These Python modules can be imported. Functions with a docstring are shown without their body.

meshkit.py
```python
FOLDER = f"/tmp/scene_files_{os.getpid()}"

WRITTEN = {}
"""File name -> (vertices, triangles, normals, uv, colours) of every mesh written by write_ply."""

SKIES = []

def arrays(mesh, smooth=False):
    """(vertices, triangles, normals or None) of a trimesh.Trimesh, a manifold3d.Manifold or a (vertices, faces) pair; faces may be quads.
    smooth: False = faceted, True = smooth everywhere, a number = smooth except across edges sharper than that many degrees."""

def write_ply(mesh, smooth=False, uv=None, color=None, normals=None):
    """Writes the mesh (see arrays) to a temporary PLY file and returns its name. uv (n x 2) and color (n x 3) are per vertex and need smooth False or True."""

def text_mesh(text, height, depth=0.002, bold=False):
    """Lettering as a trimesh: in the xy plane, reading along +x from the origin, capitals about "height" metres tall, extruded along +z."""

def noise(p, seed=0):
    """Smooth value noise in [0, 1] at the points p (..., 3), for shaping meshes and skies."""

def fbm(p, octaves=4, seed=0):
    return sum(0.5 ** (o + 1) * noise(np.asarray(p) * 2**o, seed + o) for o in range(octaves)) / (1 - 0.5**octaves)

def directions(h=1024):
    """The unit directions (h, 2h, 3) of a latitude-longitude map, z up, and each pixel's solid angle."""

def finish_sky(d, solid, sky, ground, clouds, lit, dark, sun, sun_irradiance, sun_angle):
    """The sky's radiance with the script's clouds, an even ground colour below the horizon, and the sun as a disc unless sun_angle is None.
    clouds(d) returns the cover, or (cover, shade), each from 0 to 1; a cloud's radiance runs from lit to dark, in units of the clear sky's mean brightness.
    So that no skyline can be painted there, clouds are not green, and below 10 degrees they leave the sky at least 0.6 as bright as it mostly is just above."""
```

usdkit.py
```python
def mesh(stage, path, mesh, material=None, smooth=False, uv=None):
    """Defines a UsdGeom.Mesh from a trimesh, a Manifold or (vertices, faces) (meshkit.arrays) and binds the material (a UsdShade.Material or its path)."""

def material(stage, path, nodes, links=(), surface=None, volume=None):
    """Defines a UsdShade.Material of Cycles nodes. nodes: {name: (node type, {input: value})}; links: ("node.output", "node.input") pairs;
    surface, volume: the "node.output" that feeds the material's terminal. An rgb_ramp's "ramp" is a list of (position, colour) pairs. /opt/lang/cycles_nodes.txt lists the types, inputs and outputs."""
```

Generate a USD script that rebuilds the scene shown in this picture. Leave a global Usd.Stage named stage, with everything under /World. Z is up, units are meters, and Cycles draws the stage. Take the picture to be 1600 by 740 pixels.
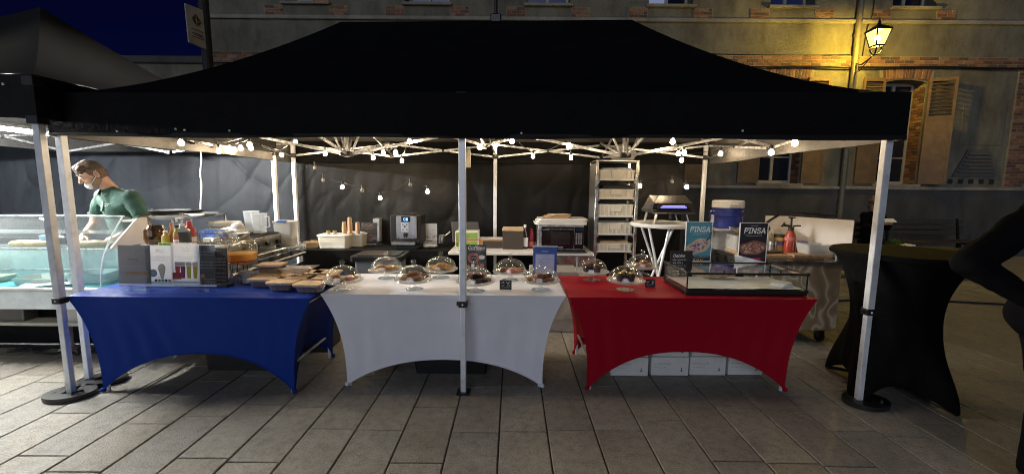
import math, random
import numpy as np, trimesh
import manifold3d as m3
from shapely.geometry import Polygon, box as sbox
import usdkit, meshkit
from pxr import Usd, UsdGeom, UsdLux, UsdShade, Sdf, Gf

rng = random.Random(7)
PI = math.pi
stage = Usd.Stage.CreateInMemory()
UsdGeom.SetStageUpAxis(stage, UsdGeom.Tokens.z)
UsdGeom.SetStageMetersPerUnit(stage, 1.0)
UsdGeom.Xform.Define(stage, '/World')
UsdGeom.Scope.Define(stage, '/World/Looks')

# ------------------------------------------------------------------ camera, sky, sun, exposure
F, PITCH, EYE, ROLL = 650.0, 0.1187, 1.55, 0.0083
_c, _s = math.cos(ROLL), math.sin(ROLL)
_fw = np.array([0, math.cos(PITCH), -math.sin(PITCH)])
_u0 = np.array([0, math.sin(PITCH), math.cos(PITCH)]); _r0 = np.array([1.0, 0, 0])
_rt, _up = _c*_r0 + _s*_u0, _c*_u0 - _s*_r0
cam = UsdGeom.Camera.Define(stage, '/World/camera')
cam.AddTransformOp().Set(Gf.Matrix4d(*_rt, 0, *_up, 0, *(-_fw), 0, 0, 0, EYE, 1))
cam.CreateHorizontalApertureAttr(36.0)
cam.CreateFocalLengthAttr(36.0*F/1600)
cam.CreateClippingRangeAttr(Gf.Vec2f(0.05, 500))
cam.CreateExposureAttr(0.0)

SUN_EL, SUN_AZ = math.radians(9), math.radians(196)      # last light of the day from behind the photographer
sun = UsdLux.DistantLight.Define(stage, '/World/dusk_light')
_sd = np.array([math.sin(SUN_AZ)*math.cos(SUN_EL), math.cos(SUN_AZ)*math.cos(SUN_EL), math.sin(SUN_EL)])
_z = _sd; _x = np.cross([0, 0, 1.0], _z); _x /= np.linalg.norm(_x); _y = np.cross(_z, _x)
sun.AddTransformOp().Set(Gf.Matrix4d(*_x, 0, *_y, 0, *_z, 0, 0, 0, 30, 1))
sun.CreateIntensityAttr(0.20)
sun.CreateNormalizeAttr(True) if hasattr(sun, 'CreateNormalizeAttr') else None
sun.CreateAngleAttr(45.0)
sun.CreateColorAttr(Gf.Vec3f(0.80, 0.88, 1.0))
dome = UsdLux.DomeLight.Define(stage, '/World/sky')
dome.CreateIntensityAttr(1.0)
_sky = usdkit.material(stage, '/World/Looks/dusk_sky', {
    's': ('sky_texture', {'sky_type': 'single_scattering', 'sun_disc': False, 'sun_elevation': SUN_EL, 'sun_rotation': SUN_AZ, 'ozone_density': 4.0}),
    't': ('mix', {'mix_type': 'multiply', 'fac': 1.0, 'color2': (0.22, 0.17, 1.0)}),
    'b': ('background_shader', {'strength': 0.0058})},
    [('s.color', 't.color1'), ('t.color', 'b.color')], surface='b.background')
UsdShade.MaterialBindingAPI.Apply(dome.GetPrim()).Bind(_sky)
dome.GetPrim().SetCustomDataByKey('kind', 'structure')

def at(px, py, Y=None, Z=None):
    """The place in the scene that lies on the plane y = Y or z = Z along a line of sight of the photograph (used to survey where things stand)."""
    d = _fw*F + _rt*(px-800) - _up*(py-370)
    k = Y/d[1] if Y is not None else (Z-EYE)/d[2]
    return np.array([0, 0, EYE]) + d*k

# ------------------------------------------------------------------ naming and tagging
_used = {}
def _num(parent, name):
    k = _used.get((parent, name), 0); _used[(parent, name)] = k+1
    return f'{parent}/{name}' if k == 0 else f'{parent}/{name}_{k:03d}'
def _data(prim, label=None, cat=None, group=None, kind=None):
    for k, v in (('label', label), ('category', cat), ('group', group), ('kind', kind)):
        if v: prim.SetCustomDataByKey(k, v)
def _place(x, loc, rz, rx=0, ry=0, sc=None):
    x = UsdGeom.Xformable(x)
    x.AddTranslateOp().Set(Gf.Vec3d(*map(float, loc)))
    x.AddRotateZOp().Set(float(math.degrees(rz)))
    if ry: x.AddRotateYOp().Set(math.degrees(ry))
    if rx: x.AddRotateXOp().Set(math.degrees(rx))
    if sc: x.AddScaleOp().Set(Gf.Vec3f(*sc))
def thing(name, label=None, cat=None, loc=(0, 0, 0), rz=0, group=None, kind=None, rx=0, ry=0):
    p = _num('/World', name); x = UsdGeom.Xform.Define(stage, p); _place(x, loc, rz, rx, ry)
    _data(x.GetPrim(), label, cat, group, kind); return p
def part(parent, name, mesh, m, smooth=False, label=None, kind=None):
    p = _num(parent, name); me = usdkit.mesh(stage, p, mesh, m, smooth=smooth)
    _data(me.GetPrim(), label, kind=kind); return p
def one(name, label, cat, mesh, m, loc=(0, 0, 0), rz=0, group=None, kind=None, smooth=False, rx=0, ry=0):
    p = _num('/World', name); me = usdkit.mesh(stage, p, mesh, m, smooth=smooth); _place(me, loc, rz, rx, ry)
    _data(me.GetPrim(), label, cat, group, kind); return p
def dup(src, loc, rz=0, label=None, group=None, cat=None):
    was = stage.GetPrimAtPath(src).GetCustomData(); base = src.rsplit('/', 1)[1]
    base = base[:-4] if base[-4:-3] == '_' and base[-3:].isdigit() else base
    p = _num('/World', base); x = UsdGeom.Xform.Define(stage, p)
    x.GetPrim().GetReferences().AddInternalReference(src)
    x.GetPrim().GetAttribute('xformOp:translate').Set(Gf.Vec3d(*map(float, loc)))
    x.GetPrim().GetAttribute('xformOp:rotateZ').Set(float(math.degrees(rz)))
    x.GetPrim().SetInstanceable(True)
    _data(x.GetPrim(), label or was['label'], cat or was['category'], group or was.get('group')); return p

# ------------------------------------------------------------------ shapes
def J(*ms):
    ms = [m for g in ms for m in (g if isinstance(g, (list, tuple)) else [g])]
    return trimesh.util.concatenate(ms)
def B(x0, x1, y0, y1, z0, z1, c=0):
    if c <= 0:
        m = trimesh.creation.box((x1-x0, y1-y0, z1-z0)); m.apply_translation(((x0+x1)/2, (y0+y1)/2, (z0+z1)/2)); return m
    pts = []
    for sx in (0, 1):
        for sy in (0, 1):
            for sz in (0, 1):
                x, y, z = (x0, x1)[sx], (y0, y1)[sy], (z0, z1)[sz]
                ix, iy, iz = (c if sx == 0 else -c), (c if sy == 0 else -c), (c if sz == 0 else -c)
                pts += [(x, y+iy, z+iz), (x+ix, y, z+iz), (x+ix, y+iy, z)]
    return trimesh.convex.convex_hull(np.array(pts))
def lathe(prof, seg=32, c=(0, 0, 0)):
    m = trimesh.creation.revolve(np.array(prof, float), sections=seg); m.apply_translation(c); return m
def cyl(r, z0, z1, x=0, y=0, seg=20, r2=None, cap=True):
    r2 = r if r2 is None else r2
    return lathe([(0, z0), (r, z0), (r2, z1), (0, z1)] if cap else [(r, z0), (r2, z1)], seg, (x, y, 0))
def bar(p, q, w=.02, h=None, roll=0):
    p, q = np.array(p, float), np.array(q, float); h = h or w; d = q-p; L = np.linalg.norm(d); d /= L
    a = np.array([0, 0, 1.0]) if abs(d[2]) < .98 else np.array([0, 1.0, 0])
    x = np.cross(d, a); x /= np.linalg.norm(x); y = np.cross(d, x)
    m = trimesh.creation.box((w, h, L)); T = np.eye(4); T[:3, 0], T[:3, 1], T[:3, 2], T[:3, 3] = x, -y, d, (p+q)/2
    if np.linalg.det(T[:3, :3]) < 0: T[:3, 0] *= -1
    m.apply_transform(T); return m
def tube(pts, r, seg=8, closed=False):
    pts = np.array(pts, float); n = len(pts)
    t = np.gradient(pts, axis=0) if not closed else np.roll(pts, -1, 0)-np.roll(pts, 1, 0)
    t /= np.linalg.norm(t, axis=1, keepdims=True)+1e-12
    a = np.array([0, 0, 1.0]) if abs(t[0][2]) < .9 else np.array([1.0, 0, 0])
    ring, N = [], np.cross(t[0], a); N /= np.linalg.norm(N)
    rr = np.broadcast_to(np.asarray(r, float), n)
    for i in range(n):
        N = N-t[i]*(N@t[i]); N /= np.linalg.norm(N)+1e-12; Bn = np.cross(t[i], N)
        th = np.arange(seg)*2*PI/seg
        ring.append(pts[i]+rr[i]*(np.cos(th)[:, None]*N+np.sin(th)[:, None]*Bn))
    v = np.concatenate(ring); f = []
    for i in range(n if closed else n-1):
        k = (i+1) % n
        for j in range(seg):
            a0, a1, b0, b1 = i*seg+j, i*seg+(j+1) % seg, k*seg+j, k*seg+(j+1) % seg
            f += [(a0, a1, b1), (a0, b1, b0)]
    if not closed:
        for i0, fl in ((0, 1), ((n-1)*seg, 0)):
            for j in range(1, seg-1):
                f.append((i0, i0+j+1, i0+j) if fl else (i0, i0+j, i0+j+1))
    return trimesh.Trimesh(v, f, process=False)
def rod(p, q, r, seg=10): return tube([p, q], r, seg)
def grid(fn, nu, nv, thick=0):
    """a sheet from fn(u, v) -> xyz with u, v arrays in 0..1; thick > 0 closes it into a slab"""
    u, v = np.meshgrid(np.linspace(0, 1, nu+1), np.linspace(0, 1, nv+1), indexing='ij')
    P = np.stack(np.broadcast_arrays(*fn(u, v)), -1).reshape(-1, 3)
    i = np.arange((nu+1)*(nv+1)).reshape(nu+1, nv+1)
    a, b, c, d = i[:-1, :-1].ravel(), i[1:, :-1].ravel(), i[1:, 1:].ravel(), i[:-1, 1:].ravel()
    m = trimesh.Trimesh(P, np.vstack([np.stack([a, b, c], 1), np.stack([a, c, d], 1)]), process=False)
    if thick:
        n = m.vertex_normals; k = len(P)
        V = np.vstack([P, P-n*thick]); Fs = [m.faces, m.faces[:, ::-1]+k]
        e = np.concatenate([i[:, 0], i[-1, 1:], i[-2::-1, -1], i[0, -2:0:-1]]); e2 = np.roll(e, -1)
        Fs += [np.stack([e, e2+k, e2], 1), np.stack([e, e+k, e2+k], 1)]
        m = trimesh.Trimesh(V, np.vstack(Fs), process=False)
    return m
def ext(poly, d):   # polygon in xy extruded along z
    return trimesh.creation.extrude_polygon(poly, d, engine='earcut')
def rotm(m, ax, a, c=(0, 0, 0)):
    m = m.copy(); m.apply_transform(trimesh.transformations.rotation_matrix(a, ax, c)); return m
def mv(m, x=0, y=0, z=0): m = m.copy(); m.apply_translation((x, y, z)); return m
def sc(m, *k): m = m.copy(); m.apply_scale(k if len(k) > 1 else k[0]); return m
def upright(m): return rotm(m, (1, 0, 0), PI/2)      # xy drawing -> standing, facing -y
def ball(r, c=(0, 0, 0), sub=2, s=(1, 1, 1)):
    m = trimesh.creation.icosphere(subdivisions=sub, radius=r); m.apply_scale(s); m.apply_translation(c); return m
def text(t, h, x=0, y=0, z=0, bold=False, center=False, depth=.0012, skew=0):
    m = meshkit.text_mesh(t, h, depth, bold)
    if center: m.apply_translation((-m.bounds[:, 0].mean(), 0, 0))
    if skew: m.vertices[:, 0] += m.vertices[:, 1]*skew
    m = upright(m); m.apply_translation((x, y, z)); return m
def rrect(w, h, r, n=6):
    return sbox(-w/2+r, -h/2+r, w/2-r, h/2-r).buffer(r, quad_segs=n)
def rbox(w, d, h, r=.01, taper=1.0):
    """rounded-corner box standing on z=0; the foot is 'taper' of the top"""
    p = rrect(w, d, r); m = ext(p, h); k = 1-(1-taper)*(1-m.vertices[:, 2]/h); m.vertices[:, :2] *= k[:, None]; return m
def tub(w, d, h, r=.02, taper=.85, t=.004, seg=5):
    """an open container with wall thickness"""
    def ring(s, z, o): 
        c = np.array(rrect(w*s-2*o, d*s-2*o, max(r*s-o, .002), seg).exterior.coords)[:-1]
        return np.column_stack([c, np.full(len(c), z)])
    rs = [ring(taper, 0, 0), ring(1, h, 0), ring(1, h, t), ring(taper, t, t)]
    n = len(rs[0]); V = np.vstack(rs+[[[0, 0, 0]], [[0, 0, t]]]); f = []
    for k in range(3):
        for j in range(n):
            a, b = k*n+j, k*n+(j+1) % n; f += [(a, b, b+n), (a, b+n, a+n)]
    for j in range(n):
        f += [((j+1) % n, j, 4*n), (3*n+j, 3*n+(j+1) % n, 4*n+1)]
    return trimesh.Trimesh(V, f, process=False)
def chain(bones, length=.02, smooth=12):
    """one continuous body from bones ((p, r), (q, r))"""
    def hull(a, b):
        s = []
        for p, r in (a, b):
            r3 = r if isinstance(r, (tuple, list)) else (r, r, r)
            s.append(m3.Manifold.sphere(1.0, 20).scale(r3).translate(tuple(map(float, p))))
        return m3.Manifold.batch_hull(s)
    M = m3.Manifold.batch_boolean([hull(a, b) for a, b in bones], m3.OpType.Add)
    M = M.refine_to_length(length).to_mesh()
    t = trimesh.Trimesh(M.vert_properties[:, :3], M.tri_verts)
    return trimesh.smoothing.filter_taubin(t, iterations=smooth)
def jitter(m, amp, freq, seed=0):
    m = m.copy(); n = m.vertex_normals; m.vertices = m.vertices+n*((meshkit.fbm(m.vertices*freq+seed*7.3, 3, seed)-.5)*2*amp)[:, None]; return m

# ------------------------------------------------------------------ materials
_mats = {}
def M(name, col=0, rough=.5, metal=0, var=.12, scale=12, bump=0, bscale=60, bdist=.01, spec=.5, sheen=0, coat=0, tone=None, detail=4, obj=True, rvar=0):
    if name in _mats: return _mats[name]
    col = np.array(col, float)
    lo = np.clip(col*(1-var), 0, 1) if tone is None else np.array(tone); hi = np.clip(col*(1+var), 0, 1) if tone is None else col
    n = {'p': ('principled_bsdf', {'roughness': rough, 'metallic': metal, 'specular_ior_level': spec, 'sheen_weight': sheen, 'coat_weight': coat}),
         'c': ('texture_coordinate', {}),
         'n': ('noise_texture', {'scale': scale, 'detail': detail, 'roughness': .6}),
         'r': ('rgb_ramp', {'ramp': [(.3, lo), (.7, hi)]})}
    L = [('c.object', 'n.vector'), ('n.fac', 'r.fac'), ('r.color', 'p.base_color')]
    if rvar:
        n['q'] = ('map_range', {'from_min': .3, 'from_max': .7, 'to_min': max(rough-rvar, .02), 'to_max': min(rough+rvar, 1)})
        L += [('n.fac', 'q.value'), ('q.result', 'p.roughness')]
    if bump:
        n['m'] = ('noise_texture', {'scale': bscale, 'detail': 3}); n['b'] = ('bump', {'strength': bump, 'distance': bdist})
        L += [('c.object', 'm.vector'), ('m.fac', 'b.height'), ('b.normal', 'p.normal')]
    _mats[name] = usdkit.material(stage, '/World/Looks/'+name, n, L, surface='p.BSDF'); return _mats[name]
def glass(name, tint=(.96, .98, .97), rough=.0, f0=.04, gloss=(1, 1, 1), film=0.):
    """thin glass: straight through, a mirror share that grows towards the edge and is the same from both sides, and an optional milky haze painted in as diffuse white"""
    if name in _mats: return _mats[name]
    n = {'t': ('transparent_bsdf', {'color': tint}), 'g': ('glossy_bsdf', {'color': gloss, 'roughness': rough}),
         'l': ('layer_weight', {'blend': .5}), 'e': ('math', {'math_type': 'power', 'value2': 4.0}), 'f': ('math', {'math_type': 'multiply_add', 'value2': .85, 'value3': f0}), 'm': ('mix_closure', {})}
    L = [('l.facing', 'e.value1'), ('e.value', 'f.value1'), ('f.value', 'm.fac'), ('t.BSDF', 'm.closure1'), ('g.BSDF', 'm.closure2')]
    if film:
        n['d'] = ('diffuse_bsdf', {'color': (.8, .85, .87)}); n['w'] = ('mix_closure', {'fac': film}); L += [('m.closure', 'w.closure1'), ('d.BSDF', 'w.closure2')]
    _mats[name] = usdkit.material(stage, '/World/Looks/'+name, n, L, surface='w.closure' if film else 'm.closure'); return _mats[name]
def clear(name, col=0, opac=0, rough=.3):
    """translucent plastic: part see-through, part milky"""
    if name in _mats: return _mats[name]
    _mats[name] = usdkit.material(stage, '/World/Looks/'+name, {
        't': ('transparent_bsdf', {'color': (1, 1, 1)}), 'p': ('principled_bsdf', {'base_color': col, 'roughness': rough}), 'm': ('mix_closure', {'fac': opac})},
        [('t.BSDF', 'm.closure1'), ('p.BSDF', 'm.closure2')], surface='m.closure'); return _mats[name]
def paper_glow(name, col, share=.5):
    """thin sheet that light shines through"""
    if name in _mats: return _mats[name]
    _mats[name] = usdkit.material(stage, '/World/Looks/'+name, {'p': ('principled_bsdf', {'base_color': col, 'roughness': .6}), 't': ('translucent_bsdf', {'color': col}), 'm': ('mix_closure', {'fac': share})},
        [('p.BSDF', 'm.closure1'), ('t.BSDF', 'm.closure2')], surface='m.closure'); return _mats[name]
def glow(name, col, s):
    if name in _mats: return _mats[name]
    _mats[name] = usdkit.material(stage, '/World/Looks/'+name, {'e': ('emission', {'color': col, 'strength': s})}, surface='e.emission'); return _mats[name]

black_cloth = M('black_canopy_cloth', (.0045, .0045, .0048), .8, var=.25, scale=5, bump=.25, bscale=25, bdist=.02, spec=.12)
wall_cloth = M('black_sidewall_cloth', (.0036, .0035, .0034), .6, var=.3, scale=3, bump=.22, bscale=6, bdist=.03, spec=.2)
slate_cloth = M('slate_sidewall_cloth', (.018, .0215, .028), .6, var=.15, scale=2, bump=.2, bscale=6, bdist=.03, spec=.3)
grey_roof = paper_glow('faded_black_roof_cloth', (.018, .017, .0155), .15)
lining = M('grey_lining_cloth', (.075, .071, .067), .6, var=.15, scale=6, bump=.2, bscale=20, bdist=.02)
alu = M('brushed_aluminium', (.72, .73, .75), .34, 1, var=.08, scale=20, rvar=.1)
alu_matt = M('satin_aluminium_leg', (.78, .80, .83), .42, .25, var=.10, scale=14, rvar=.12)
steel = M('stainless_steel', (.62, .61, .58), .28, 1, var=.08, scale=8, rvar=.1)
dark_steel = M('dark_steel', (.12, .115, .11), .4, .8, var=.2)
chrome = M('polished_steel', (.8, .8, .8), .08, 1, var=.03)
blackp = M('black_plastic', (.012, .012, .013), .4, var=.2)
blackmat = M('matt_black', (.015, .015, .016), .75, var=.2)
whitep = M('white_plastic', (.78, .77, .73), .35, var=.05)
cream = M('cream_plastic', (.70, .66, .55), .4, var=.06)
paper = M('white_paper', (.80, .80, .78), .7, var=.04)
card = M('brown_cardboard', (.38, .25, .14), .8, var=.15, scale=9)
kraft = M('kraft_paper', (.55, .40, .24), .8, var=.12, scale=14)
bamboo = M('bamboo_lid', (.55, .36, .20), .5, var=.18, scale=25)
board = M('wooden_board', (.42, .27, .14), .6, var=.25, scale=18)
clear_glass = glass('clear_glass', (.97, .985, .98))
case_glass = glass('showcase_glass', (.92, .97, .97), .01, .08, film=.05)
acrylic = glass('acrylic_sheet', (.975, .98, .985), rough=.05)
grey_plastic = M('grey_plastic', (.20, .21, .23), .45, var=.1)
ink = M('black_ink', (.02, .02, .022), .6)
white_ink = M('white_ink', (.82, .82, .80), .6, var=.02)
skin = M('skin', (.44, .25, .17), .5, var=.10, scale=30, spec=.35)

# ================================================================== THE SETTING
# ---- paving: slabs 30 x 60 cm laid in lanes that run away from the camera
stone_nodes = lambda a, b: {
    'p': ('principled_bsdf', {'specular_ior_level': .45}), 'g': ('geometry', {}), 'o': ('object_info', {}),
    'n': ('noise_texture', {'scale': 3.0, 'detail': 5, 'roughness': .65}), 'f': ('noise_texture', {'scale': 110, 'detail': 3, 'roughness': .75}), 'h': ('noise_texture', {'scale': 17, 'detail': 4, 'roughness': .7}), 'hr': ('rgb_ramp', {'ramp': [(.30, (.72, .71, .69)), (.5, (1, 1, 1)), (.70, (1.16, 1.16, 1.15))]}), 'm2': ('mix', {'mix_type': 'multiply', 'fac': 1.0}),
    'r': ('rgb_ramp', {'ramp': [(.25, a), (.75, b)]}), 'sp': ('rgb_ramp', {'ramp': [(.30, (.30, .30, .30)), (.48, (1, 1, 1)), (.62, (1.1, 1.1, 1.1)), (.72, (1.75, 1.72, 1.65))]}),
    'm': ('mix', {'mix_type': 'multiply', 'fac': 1.0}), 'q': ('map_range', {'from_min': .3, 'from_max': .7, 'to_min': .52, 'to_max': .75}),
    'b': ('bump', {'strength': .6, 'distance': .006})}
stone_links = [('g.position', 'n.vector'), ('g.position', 'f.vector'), ('n.fac', 'r.fac'), ('f.fac', 'sp.fac'), ('r.color', 'm.color1'), ('sp.color', 'm.color2'),
               ('g.position', 'h.vector'), ('h.fac', 'hr.fac'), ('m.color', 'm2.color1'), ('hr.color', 'm2.color2'), ('m2.color', 'p.base_color'), ('n.fac', 'q.value'), ('q.result', 'p.roughness'), ('f.fac', 'b.height'), ('b.normal', 'p.normal')]
slabs_m = [usdkit.material(stage, f'/World/Looks/slab_stone_{k}', stone_nodes(np.array(a), np.array(b)), stone_links, surface='p.BSDF') for k, (a, b) in enumerate([
    ((.262, .247, .212), (.375, .352, .302)), ((.235, .22, .194), (.345, .324, .284)), ((.275, .255, .215), (.395, .366, .31)), ((.24, .217, .18), (.352, .32, .268))])]
joint_m = M('joint_sand', (.045, .042, .037), .95, var=.3, scale=40)
paving = thing('paving', kind='structure')
bed = grid(lambda u, v: (-40+80*u, -25+60*v, -.011+0*u), 4, 4)
part(paving, 'joint_bed', bed, joint_m)
SW, X0 = .307, at(783.5, 615, Z=0)[0]
def slab_mesh(x0, x1, y0, y1, r):
    j, k, ch = .0048, .0030, .0038
    x0, x1, y0, y1 = x0+j, x1-j, y0+k, y1-k
    h = [r.uniform(-.0015, .0015) for _ in range(4)]
    def q(d, z): return [(x0+d, y0+d, z+h[0]), (x1-d, y0+d, z+h[1]), (x1-d, y1-d, z+h[2]), (x0+d, y1-d, z+h[3])]
    V = np.array(q(0, -.012)+q(0, -ch)+q(ch, 0)); f = []
    for k in (0, 4):
        for i in range(4):
            a, b = k+i, k+(i+1) % 4; f += [(a, b, b+4), (a, b+4, a+4)]
    f += [(8, 9, 10), (8, 10, 11)]
    return trimesh.Trimesh(V, f, process=False)
cells = []
for k in range(-30, 44):
    x = X0+k*SW; y = .55+rng.choice([0, .15, .3, .45])+rng.uniform(-.03, .03)
    while y < 10.25:
        L = rng.choice([.6, .6, .6, .46, .75]); y1 = min(y+L, 10.28)
        if y1-y > .1: cells.append((x, x+SW, y, y1))
        y = y1
def seen_size(c):
    X, Y = (c[0]+c[1])/2, (c[2]+c[3])/2
    px = 800+650*X/(Y+.1); py = 292+650*1.55/Y
    if not (-60 < px < 1660) or py > 800: return 0
    return (c[1]-c[0])*(c[3]-c[2])/Y**3
order = sorted(cells, key=seen_size, reverse=True); rest = []
for i, c in enumerate(order):
    m = slab_mesh(*c, rng)
    if i < 300: part(paving, 'slab', m, slabs_m[rng.randrange(4)])
    else: rest.append((rng.randrange(4), m))
for k in range(4): part(paving, 'far_slabs', J([m for q, m in rest if q == k]), slabs_m[k], kind='stuff')

# ---- the building behind: plaster and brick, plinth, windows with shutters
FY = 10.0
def facade_mat(name, a, b, dirt, rough=.85, sc_=.7):
    return usdkit.material(stage, '/World/Looks/'+name, {
        'p': ('principled_bsdf', {'roughness': rough, 'specular_ior_level': .3}), 'g': ('geometry', {}),
        'mp': ('mapping', {'scale': (1.3, 1, .6)}), 'n': ('noise_texture', {'scale': sc_, 'detail': 6, 'roughness': .62}), 'n2': ('noise_texture', {'scale': 1.6, 'detail': 7, 'roughness': .68}),
        'n3': ('noise_texture', {'scale': 42, 'detail': 4}), 'r': ('rgb_ramp', {'ramp': [(.3, a), (.7, b)]}), 'd': ('rgb_ramp', {'ramp': [(.40, (1, 1, 1)), (.75, dirt)]}),
        'm': ('mix', {'mix_type': 'multiply', 'fac': 1.0}), 'b': ('bump', {'strength': .5, 'distance': .012})},
        [('g.position', 'mp.vector'), ('mp.vector', 'n2.vector'), ('g.position', 'n.vector'), ('g.position', 'n3.vector'), ('n.fac', 'r.fac'), ('n2.fac', 'd.fac'),
         ('r.color', 'm.color1'), ('d.color', 'm.color2'), ('m.color', 'p.base_color'), ('n3.fac', 'b.height'), ('b.normal', 'p.normal')], surface='p.BSDF')
plaster = facade_mat('old_plaster', (.13, .118, .09), (.21, .195, .15), (.40, .38, .34))
plinth_m = facade_mat('plinth_render', (.06, .057, .054), (.10, .096, .09), (.55, .55, .52))
stone_m = facade_mat('pale_dressed_stone', (.24, .22, .18), (.33, .30, .25), (.5, .5, .45))
mortar_m = facade_mat('lime_mortar', (.22, .20, .16), (.29, .265, .215), (.55, .53, .5))
brick_m = [M(f'red_brick_{k}', c, .85, var=.25, scale=30, bump=.3, bscale=90, bdist=.004) for k, c in enumerate([(.17, .075, .04), (.21, .10, .055), (.13, .06, .038), (.09, .052, .04), (.24, .135, .07)])]
shutter_m = M('brown_shutter_paint', (.15, .092, .045), .65, var=.2, scale=6)
frame_m = M('window_frame_paint', (.30, .27, .21), .55)
pane_m = usdkit.material(stage, '/World/Looks/dark_window_pane', {'p': ('principled_bsdf', {'base_color': (.012, .014, .02), 'roughness': .06, 'specular_ior_level': .6})}, surface='p.BSDF')
blue_pane = M('blue_blind_behind_glass', (.035, .05, .16), .25, var=.1)
bldg = thing('brick_building', 'old plaster and red brick building with brown shutters behind the tents', 'building')
CX = [-4.72, -1.97, .78, 3.56, 6.32, 9.09]           # window axes
WX0, WX1 = -7.15, 16.0
wall = sbox(WX0, 1.62, WX1, 8.2)
for cx in CX:
    wall = wall.difference(sbox(cx-.49, 1.63, cx+.49, 4.02).union(Polygon([(cx+.49*math.cos(t), 4.0+.09*math.sin(t)) for t in np.linspace(0, PI, 13)])))
    wall = wall.difference(sbox(cx-.5, 5.62, cx+.5, 7.7))
wm = upright(ext(wall, .38)); part(bldg, 'wall', mv(wm, 0, FY+.38), plaster)
part(bldg, 'plinth', B(WX0-.02, WX1, FY-.06, FY+.3, 0, 1.56), plinth_m)
part(bldg, 'plinth_ledge', B(WX0-.03, WX1, FY-.10, FY+.3, 1.563, 1.635, .012), stone_m)
part(bldg, 'string_course', B(WX0-.02, WX1, FY-.07, FY+.02, 5.30, 5.385, .012), stone_m)
part(bldg, 'interior_back', B(WX0+.4, WX1, FY+.75, FY+.8, .4, 8), blackmat)
part(bldg, 'side_wall', B(WX0+.003, WX0+.35, FY+.385, FY+7, 0, 8.2), plaster)
# low wing to the left, and its brick coping
part(bldg, 'wing_wall', B(-9.9, WX0-.03, FY+.5, FY+.9, 0, 4.45), plaster)
part(bldg, 'wing_coping', B(-9.95, WX0-.033, FY+.42, FY+.95, 4.453, 4.62, .02), plinth_m)
bricks = []
def brick(x, z, w, h, y, d, rot=0, ax=0, side=False):
    g = .0065
    m = B(-w/2+g, w/2-g, -d, .03, -h/2+g*.8, h/2-g*.8, .004)
    if rot: m = rotm(m, (0, 1, 0), rot)
    if side: m = rotm(m, (0, 0, 1), -PI/2)
    m = mv(m, x, y+rng.uniform(-.003, .003), z)
    big = 1 if x > 3.8 else 0
    bricks.append((-big, rng.randrange(5), m))
def course(x0, x1, z, y, d=.022, w=.225, h=.073, k=0):
    x = x0-(w/2 if k % 2 else 0)
    while x < x1-.01:
        a, b = max(x, x0), min(x+w, x1)
        if b-a > .03: brick((a+b)/2, z+h/2, b-a, h, y, d)
        x += w
part(bldg, 'brick_band_bed', B(WX0, WX1, FY-.050, FY+.01, 4.352, 4.59), mortar_m)
for k in range(3): course(WX0+.02, 12.4, 4.361+k*.0745, FY-.0505, d=.007, k=k)
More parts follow.
